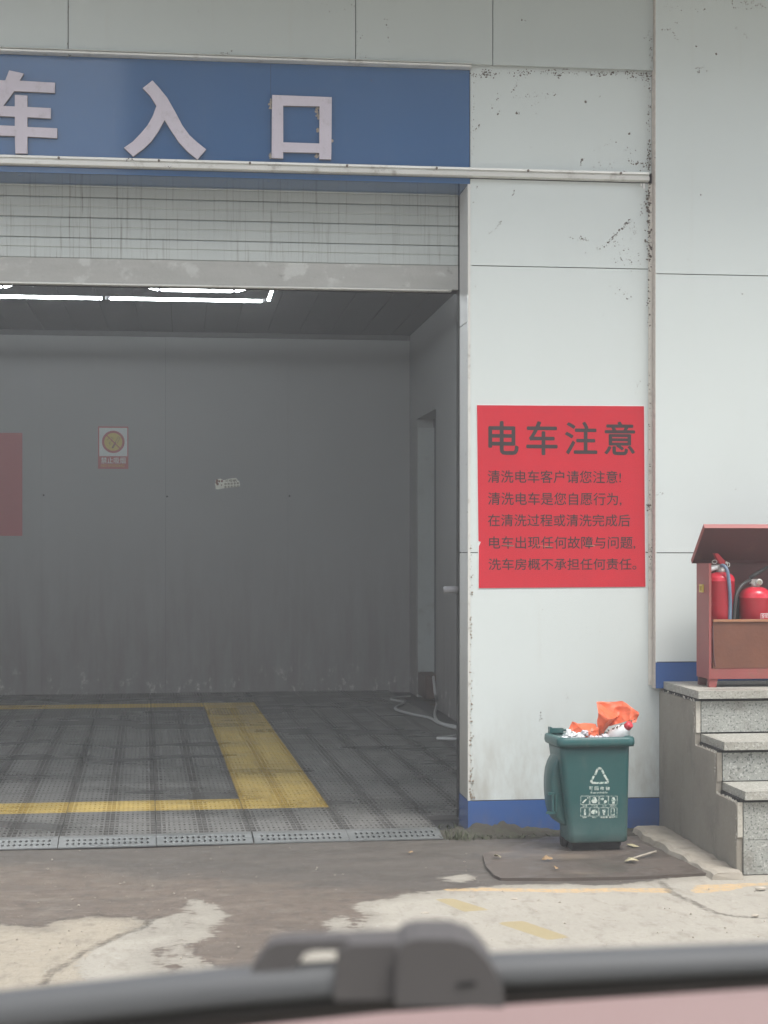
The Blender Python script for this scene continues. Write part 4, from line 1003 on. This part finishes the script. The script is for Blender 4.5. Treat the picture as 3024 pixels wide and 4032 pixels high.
# ---- rubbish in the bin
def crumple(outline, y, mat, name, amp=.012, bulge=.03, sub=3):
    """a folded sheet: outline in photograph points on plane y, triangulated, subdivided and wrinkled"""
    bm = bmesh.new(); pts = [W(*bq(*p), y) for p in outline]
    bm.faces.new([bm.verts.new((p[0], y, p[1])) for p in pts]); bmesh.ops.triangulate(bm, faces=bm.faces)
    for _ in range(sub): bmesh.ops.subdivide_edges(bm, edges=bm.edges, cuts=1, use_grid_fill=True); bmesh.ops.triangulate(bm, faces=[f for f in bm.faces if len(f.verts) > 4])
    cx = sum(p[0] for p in pts) / len(pts); cz = sum(p[1] for p in pts) / len(pts); rm = max(math.hypot(p[0] - cx, p[1] - cz) for p in pts)
    for v in bm.verts:
        q = noise.noise((v.co.x * 26, v.co.z * 26, y * 9)); q2 = abs(noise.noise((v.co.x * 11 + 4, v.co.z * 15, 1.7)))
        v.co.y += -bulge * (1 - min(1, math.hypot(v.co.x - cx, v.co.z - cz) / rm)) + q * amp + q2 * amp * 2.6
    o = obj(name, bm, mat, None); s_ = o.modifiers.new('thick', 'SOLIDIFY'); s_.thickness = .002
    return o
bag = thing('orange_bag', 'crumpled orange paper bag sticking out of the top of the green bin', 'bag', (0, 0, 0))
def facets(name, vd, tris, y, sub=4, amp=.004):
    bm = bmesh.new(); vv = {}
    for k, (px, py, dy) in vd.items(): p = W(*bq(px, py), y); vv[k] = bm.verts.new((p[0], y + dy, p[1]))
    for t_ in tris: bm.faces.new([vv[c_] for c_ in t_])
    for _ in range(sub): bmesh.ops.subdivide_edges(bm, edges=bm.edges, cuts=1, use_grid_fill=True)
    for v in bm.verts: v.co.y += .018 * abs(noise.noise(v.co * 19 + Vector((2, 5, 1)))) - .006
    for v in bm.verts: v.co += Vector((noise.noise(v.co * 30), noise.noise(v.co * 22 + Vector((3, 1, 2))) * 2.2, noise.noise(v.co * 30 + Vector((7, 7, 1))))) * amp
    o = obj(name, bm, M['orange'], bag); s_ = o.modifiers.new('thick', 'SOLIDIFY'); s_.thickness = .0015
facets('bag_sheet', dict(A=(860, 210, .06), B=(1175, 198, .05), C=(1335, 320, -.01), D=(1295, 440, -.015), E=(1180, 432, .0), F=(1000, 500, .045), G=(940, 395, -.045), H=(850, 650, .02), I=(835, 480, .01), J=(850, 330, .0), K=(900, 620, .02), L=(1120, 370, .03)),
       ('ABL', 'ALG', 'AGJ', 'BCL', 'LCE', 'CDE', 'LEF', 'GLF', 'JGI', 'GHI', 'GKH', 'GFK'), YB + .10)
facets('bag_sheet', dict(A=(505, 520, .02), B=(545, 440, .03), C=(610, 465, .05), D=(840, 470, .04), E=(835, 560, .0), F=(790, 650, .0), G=(690, 560, -.02), H=(560, 600, .01)),
       ('ABH', 'BCG', 'BGH', 'CDG', 'DEG', 'EFG', 'GFH'), YB + .09)
facets('bag_sheet', dict(A=(850, 500, .02), B=(770, 560, .0), C=(690, 650, -.02), D=(760, 665, -.02), E=(860, 650, .01)), ('ABE', 'BCD', 'BDE'), YB + .05)
bm = bmesh.new()
for (x0_, y0_, x1_, y1_, n_) in ((930, 560, 1290, 405, 46), (760, 550, 850, 620, 22), (860, 610, 960, 560, 16)):
    for _ in range(n_):
        t_ = random.random(); p = W(*bq(x0_ + (x1_ - x0_) * t_ + random.gauss(0, 6), y0_ + (y1_ - y0_) * t_ + random.gauss(0, 10)), YB + .055); blob(bm, p[0], p[1], random.uniform(.0015, .005), YB + .055)
tag(obj('charred_edge', bm, M['dirt_speck'], bag), kind='stuff')
def jug():
    a = W(*bq(1075, 660), YB + .07); b = W(*bq(1150, 560), YB + .06); c2 = W(*bq(1196, 497), YB + .055); c3 = W(*bq(1208, 478), YB + .055); c4 = W(*bq(1220, 455), YB + .055)
    A = Vector((a[0], YB + .12, a[1])); Bv = Vector((b[0], YB + .07, b[1])); Cc = Vector((c2[0], YB + .05, c2[1]))
    O3 = Vector((A.x, A.y, A.z - .03)); jg = thing('white_bottle', 'white plastic bottle with a red cap lying on the rubbish in the bin', 'bottle', O3)
    L0 = A + Vector((-.03, .03, -.05))
    obj('bottle_body', rel(tube([L0, A, A * .5 + Bv * .5, Bv, Bv * .4 + Cc * .6, Cc], [.046, .049, .046, .038, .024, .016], 20), O3), M['white_plastic'], jg, True)
    dv = (Cc - Bv).normalized(); obj('cap', rel(tube([Cc - dv * .004, Cc + dv * .018, Cc + dv * .024], [.0185, .0185, .014], 20), O3), M['red_cap'], jg, True)
jug()
def lump(name, pts, y, mat, r, label, cat, amp=.5):
    bm = bmesh.new()
    for (x, yy, rr_) in pts:
        p = W(*bq(x, yy), y); m_ = Matrix.Translation((p[0], y, p[1])) @ Matrix.Diagonal((1, .8, .8, 1))
        r0 = bmesh.ops.create_icosphere(bm, subdivisions=3, radius=rr_, matrix=m_)
        for v in r0['verts']:
            d = v.co - Vector((p[0], y, p[1])); k = 1 + amp * (abs(noise.noise(v.co * 55)) * 2 - .6 + noise.noise(v.co * 120) * .5); v.co = Vector((p[0], y, p[1])) + d * k
    o = obj(name, bm, mat, None, False); tag(o, label, cat); return o
lump('tissue', [(520, 600, .030), (490, 560, .017), (590, 620, .026), (455, 640, .022), (640, 600, .018)], YB + .02, M['white_plastic'], .03, 'crumpled white tissue lying on top of the rubbish at the left of the bin', 'tissue', .7)
lump('plastic_wrap', [(770, 650, .024), (840, 648, .022), (930, 648, .026), (650, 640, .02), (690, 570, .018)], YB + .01, M['clear_wrap'], .03, 'crumpled clear plastic wrapping lying in front of the orange bag', 'wrapping', .5)
bm = bmesh.new(); B(txL + .02, txR - .02, YB + .0, YB + .21, zR - .10, zR - .01, bm); bmesh.ops.subdivide_edges(bm, edges=bm.edges, cuts=14, use_grid_fill=True)
for v in bm.verts: v.co.z += .022 * noise.noise(v.co * 24)
o = obj('rubbish_heap', bm, M['clear_wrap']); tag(o, 'loose rubbish filling the inside of the green bin', 'rubbish', kind='stuff')

# ================================================================== SMALL THINGS ON THE GROUND
def leaf(px, py, L, mat, label, rot, z=.014):
    x, y = G(px, py, z); bm = bmesh.new(); n = 9; up = []; lo = []
    for k in range(n):
        t_ = k / (n - 1); w_ = L * .32 * math.sin(math.pi * t_) ** .7; c_ = .25 * L * math.sin(math.pi * t_) * .6 + random.uniform(0, .004)
        up.append(bm.verts.new(((t_ - .5) * L, w_ * random.uniform(.7, 1.1), c_ + w_ * .3))); lo.append(bm.verts.new(((t_ - .5) * L, -w_ * random.uniform(.7, 1.1), c_ * .6)))
    for k in range(n - 1): 
        bm.faces.new((up[k], up[k + 1], lo[k + 1], lo[k]))
    bmesh.ops.remove_doubles(bm, verts=bm.verts, dist=.0003)
    o = obj('fallen_leaf', bm, mat, None, True, loc=(x, y, z), rot=(random.uniform(-.2, .2), random.uniform(-.2, .2), rot)); tag(o, label, 'leaf', 'fallen leaves on the yard')
    s_ = o.modifiers.new('thick', 'SOLIDIFY'); s_.thickness = .0012
leaf(1958, 3375, .045, M['leaf_pale'], 'small yellowish leaf between the grass and the dark mat', 2.2)
leaf(2155, 3385, .055, M['leaf'], 'thin tan leaf on the mat left of the bin', .1)
leaf(2190, 3421, .035, M['leaf'], 'small orange brown leaf near the front edge of the mat', 1.2)
leaf(2487, 3392, .065, M['leaf_pale'], 'pale leaf lying at the tip of the thin grey stick', -.1)
leaf(2612, 3272, .055, M['leaf_pale'], 'curled pale leaf in the corner between pillar and steps', 1.9)
leaf(1620, 3358, .03, M['leaf'], 'tiny orange leaf in front of the right end of the ramp', .3, .004)
x, y = G(2480, 3382, .02); x2, y2 = G(2582, 3357, .02)
o = obj('grey_stick', tube([(x, y, .018), ((x + x2) / 2, (y + y2) / 2, .022), (x2, y2, .024)], [.004, .0055, .007], 10), M['kerb'], None, True); tag(o, 'thin pale grey stick lying on the mat right of the bin', 'stick')
x, y = G(2492, 3328, .016)
o = obj('paper_scrap', B(-.016, .016, -.03, .03, 0, .002), M['leaf_pale'], None, loc=(x, y, .014), rot=(.05, .03, .3)); tag(o, 'small pale paper scrap on the mat beside the bin', 'paper')

# soil bank and grass at the foot of the pillar
bm = bmesh.new(); NX, NY = 70, 14; gr = []
for i in range(NX + 1):
    x = 1.16 + (2.36 - 1.16) * i / NX; col_ = []
    for j in range(NY + 1):
        y = -.004 - .17 * j / NY; t_ = i / NX
        h = (.034 * math.exp(-((x - 1.52) / .20) ** 2) + .008 + .006 * (1 - t_)) * (1 - j / NY) ** .8 * (1.0 + .7 * noise.noise((x * 22, y * 22, 0)))
        h *= min(1, (x - 1.15) * 10)
        col_.append(bm.verts.new((x, y, max(-.006, h - .004 + .006 * noise.noise((x * 60, y * 60, 2))))))
    gr.append(col_)
for a, b in zip(gr, gr[1:]):
    for j in range(NY): bm.faces.new((a[j], a[j + 1], b[j + 1], b[j]))
o = obj('soil_bank', bm, M['soil'], None, True); tag(o, 'dark mossy soil heaped along the foot of the pillar', 'soil', kind='stuff')
bm = bmesh.new()
def blade(x, y, z, h, lean, w=.0022):
    a = random.uniform(0, 6.28); dx, dy = math.cos(a) * lean, math.sin(a) * lean
    v = [bm.verts.new(p) for p in ((x - w, y, z), (x + w, y, z), (x + dx * .5 + w * .7, y + dy * .5, z + h * .65), (x + dx * .5 - w * .7, y + dy * .5, z + h * .65), (x + dx, y + dy, z + h))]
    bm.faces.new((v[0], v[1], v[2], v[3])); bm.faces.new((v[3], v[2], v[4]))
for px, py, n_, sx, h in ((1812, 3305, 40, .04, .04), (1790, 3292, 20, .05, .04), (1860, 3300, 60, .09, .018), (1960, 3296, 120, .14, .014), (2080, 3296, 60, .12, .012), (1760, 3265, 20, .05, .03), (2600, 3285, 14, .03, .03)):
    gx, gy = G(px, py)
    for _ in range(n_): blade(gx + random.gauss(0, sx), gy + random.gauss(0, .022), .0, h * random.uniform(.4, 1.3), random.uniform(.01, .04))
o = obj('grass', bm, M['grass']); tag(o, 'thin grass tufts between the ramp edge and the pillar', 'grass', kind='stuff')
# grit and pebbles
bm = bmesh.new()
for _ in range(620):
    px = random.uniform(-100, 3100); py = 3330 + random.random() ** .8 * 480
    x, y = G(px, py)
    if (1900 < px < 2800 and 3340 < py < 3465) or (px > 2480 and py < 3440): continue
    r0 = random.choice((.0016, .002, .0025, .003, .005)) * random.uniform(.7, 1.2)
    m_ = Matrix.Translation((x, y, r0 * .3 - .001)) @ Matrix.Rotation(random.uniform(0, 3), 4, 'Z') @ Matrix.Diagonal((1, random.uniform(.5, 1), .55, 1)); bmesh.ops.create_icosphere(bm, subdivisions=1, radius=r0, matrix=m_)
for px, py, r0 in ((1858, 3533, .009), (2025, 3542, .010), (2995, 3500, .017), (2974, 3606, .011), (1672, 3598, .012), (2120, 3545, .004), (2720, 3600, .005)):
    x, y = G(px, py); m_ = Matrix.Translation((x, y, .002)) @ Matrix.Diagonal((1.4, .8, .5, 1)); r1 = bmesh.ops.create_icosphere(bm, subdivisions=2, radius=r0, matrix=m_)
    for v in r1['verts']: v.co += Vector((1, 1, 1)) * .003 * noise.noise(v.co * 200)
o = obj('grit', bm, M['stone_bit']); tag(o, 'scattered grit and small stones on the concrete yard', 'gravel', kind='stuff')

# ================================================================== COBWEB DUST ON THE FACADE
wz = lambda x, y: (1512 + x / 1.0972, y / 1.0972)
bm = bmesh.new()
def trail(x0, y0, x1, y1, n_, jit, rmax=.0045, y=None):
    for _ in range(n_):
        t_ = random.random(); px, py = wz(x0 + (x1 - x0) * t_ + random.gauss(0, jit), y0 + (y1 - y0) * t_ + random.gauss(0, jit))
        yy = y if y is not None else (YR - .0008 if px > 2566 else (-.0008 if py > 283 else -.0308))
        q = W(px, py, yy); blob(bm, q[0], q[1], rmax * random.random() ** 1.6 + .0008, yy)
for a in ((372, 330, 470, 310, 46, 7), (430, 310, 470, 330, 30, 8), (560, 320, 640, 322, 30, 9, .006), (740, 320, 760, 330, 16, 6, .006), (700, 305, 800, 298, 26, 3), (880, 315, 1000, 322, 40, 7, .006), (1050, 325, 1150, 335, 60, 11, .006), (470, 312, 1150, 318, 110, 4, .0035),
          (580, 345, 555, 400, 16, 3), (550, 420, 750, 400, 28, 8, .003), (460, 470, 500, 410, 10, 6), (575, 485, 585, 492, 8, 3, .006), (870, 438, 872, 442, 5, 2, .007), (500, 480, 490, 500, 8, 4), (930, 418, 945, 405, 6, 2, .002), (412, 540, 388, 575, 12, 2), (635, 455, 670, 440, 6, 5, .002),
          (1057, 577, 1062, 580, 5, 2, .006), (1000, 600, 860, 680, 14, 7, .003), (860, 680, 850, 710, 10, 3), (1060, 690, 1140, 720, 34, 7, .006), (1010, 620, 1140, 690, 24, 16, .003), (900, 720, 1000, 710, 14, 8, .003), (750, 740, 1120, 740, 14, 3, .004),
          (565, 820, 555, 845, 6, 2), (480, 990, 505, 955, 16, 2, .004), (445, 1005, 485, 990, 12, 6, .003), (790, 1025, 895, 1035, 24, 5, .004), (965, 1050, 1070, 945, 60, 4, .005), (960, 1060, 925, 1075, 10, 4), (970, 1040, 1080, 1090, 34, 20, .003), (1060, 950, 1085, 1010, 24, 7, .003), (1000, 1110, 1090, 1150, 26, 12, .0035), (985, 1240, 1080, 1310, 20, 12, .004), (1120, 870, 1110, 930, 14, 4),
          (1200, 125, 1240, 128, 10, 3, .005), (1240, 128, 1280, 190, 16, 3, .003), (1270, 100, 1260, 95, 3, 2), (1340, 205, 1360, 200, 4, 2), (1436, 232, 1437, 233, 3, 1, .007), (1330, 290, 1410, 300, 18, 5, .003), (1365, 300, 1355, 320, 8, 3), (1515, 115, 1525, 128, 6, 2), (1550, 150, 1590, 170, 10, 4, .003), (1500, 25, 1640, 30, 22, 9, .004), (1200, 30, 1420, 45, 26, 10, .004), (1368, 840, 1369, 842, 2, 1, .005), (1567, 452, 1568, 453, 2, 1, .005), (1547, 1270, 1548, 1271, 2, 1), (1440, 1, 1659, 20, 30, 8, .004),
          (1120, 170, 1150, 130, 12, 3, .003), (1150, 130, 1156, 300, 40, 4, .004), (0, 45, 20, 180, 6, 6, .005), (550, 45, 690, 145, 4, 6, .004), (390, 880, 410, 780, 10, 5, .003), (390, 310, 380, 720, 30, 4, .0025)):
    trail(*a)
trail(1146, 320, 1144, 1420, 190, 5, .0055, -.009); trail(1140, 660, 1146, 720, 40, 7, .007, -.009); trail(1140, 800, 1146, 1120, 90, 6, .008, -.009)
trail(1146, 1420, 1150, 2600, 60, 3, .004, -.009)
trail(1140, 2180, 1146, 2200, 20, 5, .006, -.009)
# fly specks on trim rail, left fascia and right wall
def wtrail(px, py, n_, sx, sy, rmax, y):
    for _ in range(n_):
        q = W(px + random.gauss(0, sx), py + random.gauss(0, sy), y); blob(bm, q[0], q[1], rmax * random.random() ** 1.5 + .0006, y)
for px, py, n_, sx, sy, rm, yy in ((1330, 30, 16, 50, 20, .003, -.031), (1420, 180, 18, 12, 45, .003, -.031), (880, 210, 16, 14, 4, .004, -.031), (268, 40, 12, 3, 60, .003, -.031), (510, 627, 14, 8, 5, .004, -.036), (670, 655, 10, 8, 5, .003, -.036), (272, 222, 8, 8, 4, .004, -.036),
                                   (1460, 315, 3, 5, 5, .005, -.003), (2690, 1505, 8, 14, 10, .003, YR - .001), (2610, 1940, 5, 10, 8, .003, YR - .001), (2510, 1510, 8, 8, 16, .003, -.001), (2560, 2165, 20, 6, 14, .004, -.009), (2050, 2600, 20, 170, 140, .0018, -.001), (2420, 2520, 20, 110, 90, .0018, -.001), (2130, 2830, 18, 5, 26, .0028, -.001), (2235, 2750, 10, 4, 20, .0025, -.001), (2350, 2820, 8, 60, 50, .0018, -.001), (2270, 1700, 0, 1, 1, .001, -.001),
                                   (1840, 1730, 10, 5, 200, .003, -.0015), (1868, 1060, 8, 5, 90, .003, -.0015)):
    wtrail(px, py, n_, sx, sy, rm, yy)
o = obj('cobweb_dust', bm, M['dirt_speck']); tag(o, 'dark cobweb dust and specks clinging to the white panels', 'dust', kind='stuff')

# the block across the yard, mirrored softly in the blue sign
bo = bmesh.new(); B(-.85, 16, -26, -16, 0, 12.5, bo)
ob_ = obj('opposite_block', bo, simple('dull render', (.20, .19, .18), .8, .15, .6)); tag(ob_, kind='structure')
for fl_ in range(4):
    for k in range(6): obj('window', B(.4 + k * 2.6, 1.9 + k * 2.6, -16.0, -15.96, .9 + fl_ * 3.0, 2.4 + fl_ * 3.0), M['dark_gap'], ob_)

# eave over the facade, just above the picture
ev = obj('eave', B(-3.6, 6.0, -.95, -.07, 4.34, 4.50), M['fascia_panel'], bld, bev=.006)

# ================================================================== CAR IN THE FOREGROUND: wiper and bonnet
FR = Vector((_s, _c, 0)); RT = Vector((_c, -_s, 0)); CP = Vector((0, -CAM_D, CAM_H))
WD = .60; PXM = F_PX / WD
wp_loc = CP + FR * WD + Vector((0, 0, (HOR - 3850) / PXM))
car = thing('parked_car', 'pink car in the foreground, only its bonnet and black windscreen wiper in view', 'car', (CP + FR * 1.2) * 1.0)
car.location.z = 0; car.rotation_euler = (0, 0, -PSI)
def carp(px, py, dep=WD):                       # point at a given distance ahead, in the car's own frame
    k = F_PX / dep; return ((px - 1512) / k, dep - 1.2, CAM_H + (HOR - py) / k)
# blade: rounded spoiler swept along a shallow curve
wb = bmesh.new(); ctrl = [(-500, 3948, 4180), (0, 3900, 4150), (600, 3836, 4085), (857, 3810, 4052), (1512, 3768, 3984), (1940, 3750, 3958), (3024, 3708, 3886), (3600, 3700, 3850)]
rings = []; rub = []; rb_ = bmesh.new()
for px, yt, ybm in ctrl:
    x, _, zt_ = carp(px, yt); zb_ = carp(px, ybm)[2]; h = zt_ - zb_; base = WD - 1.2
    pr = [(.014, .45), (.010, .55), (.006, .72), (.004, .92), (.000, 1.0), (-.004, .985), (-.0075, .92), (-.0095, .80), (-.0105, .62), (-.0102, .52), (-.0098, .48), (-.008, .45)]
    rub.append([rb_.verts.new((x, base + a, zb_ + h * b)) for a, b in ((.012, .445), (-.0098, .445), (-.0080, .25), (-.004, .14), (-.001, .0), (.003, .0), (.004, .12))])
    rings.append([wb.verts.new((x, base + a, zb_ + h * b)) for a, b in pr])
for a, b in zip(rings, rings[1:]):
    for k in range(len(a)): wb.faces.new((a[k], a[(k + 1) % len(a)], b[(k + 1) % len(a)], b[k]))
wb.faces.new(rings[0]); wb.faces.new(rings[-1][::-1])
wbl = obj('wiper_blade', wb, M['wiper'], car, True)
for a, b in zip(rub, rub[1:]):
    for k in range(len(a)): rb_.faces.new((a[k], a[(k + 1) % len(a)], b[(k + 1) % len(b)], b[k]))
obj('wiper_rubber', rb_, M['black_rubber'], wbl)
def cprism(pts, y0, y1, name, mat, bev):
    return obj(name, prism([(carp(*p)[0], carp(*p)[2]) for p in pts], WD - 1.2 + y0, WD - 1.2 + y1), mat, wbl, False, bev=bev * .6, seg=2)
cprism([(985, 3830), (998, 3797), (1057, 3712), (1095, 3697), (1150, 3692), (1345, 3686), (1400, 3690), (1400, 3728), (1240, 3727), (1203, 3738), (1170, 3792), (1150, 3840)], -.006, .008, 'arm_hook', M['wiper_cap'], .0012)
cprism([(1318, 3860), (1325, 3775), (1345, 3715), (1380, 3690), (1600, 3684), (1620, 3900), (1320, 3905)], -.012, .010, 'connector', M['wiper_cap'], .002)
cprism([(1555, 3905), (1560, 3700), (1590, 3665), (1640, 3652), (1776, 3653), (1850, 3675), (1905, 3730), (1945, 3790), (1970, 3850), (1968, 3915)], -.018, .012, 'connector_cap', M['wiper_cap'], .003)
cprism([(1790, 3818), (1862, 3812), (1862, 3826), (1790, 3832)], -.0186, -.017, 'cap_slot', M['dark_gap'], 0)
# bonnet: broad curved sheet running forward and down behind the wiper, turned a little to the right
bm = bmesh.new(); nu, nv = 24, 14; gr = []
for i in range(nu + 1):
    u = -1 + 2 * i / nu; col_ = []
    for j in range(nv + 1):
        v = j / nv
        if v < .7: dep = .80 + (v / .7) * .86; z = .986 - .027 * (v / .7) ** 2
        else: q = (v - .7) / .3; dep = 1.66 + .16 * math.sin(q * 1.57); z = .959 - .60 * (1 - math.cos(q * 1.57))
        dep += .10 * u * .5 - .05 * abs(u) ** 4; z -= .10 * abs(u) ** 6 + .012 * u * u
        if v < .7: z = min(z, .978)
        z += .016 * u
        col_.append(bm.verts.new((u * .86, dep - 1.2, z)))
    gr.append(col_)
for a, b in zip(gr, gr[1:]):
    for j in range(nv): bm.faces.new((a[j], a[j + 1], b[j + 1], b[j]))
bn_ = obj('bonnet', bm, M['pink_paint'], car, True); s_ = bn_.modifiers.new('thick', 'SOLIDIFY'); s_.thickness = .004

# ================================================================== VEIL: thin pale volume added to imitate the windscreen's milky veil
hm = bpy.data.materials.new('haze air'); hm.use_nodes = True; hn = hm.node_tree.nodes; hn.clear()
hv = hn.new('ShaderNodeVolumePrincipled'); hv.inputs['Color'].default_value = (.93, .93, .93, 1); hv.inputs['Density'].default_value = .0088; hv.inputs['Anisotropy'].default_value = 0.0
ho = hn.new('ShaderNodeOutputMaterial'); hm.node_tree.links.new(hv.outputs[0], ho.inputs['Volume'])
hz_ = obj('veil_haze', B(-95, 95, -95, 95, -1, 13), hm); tag(hz_, kind='stuff')
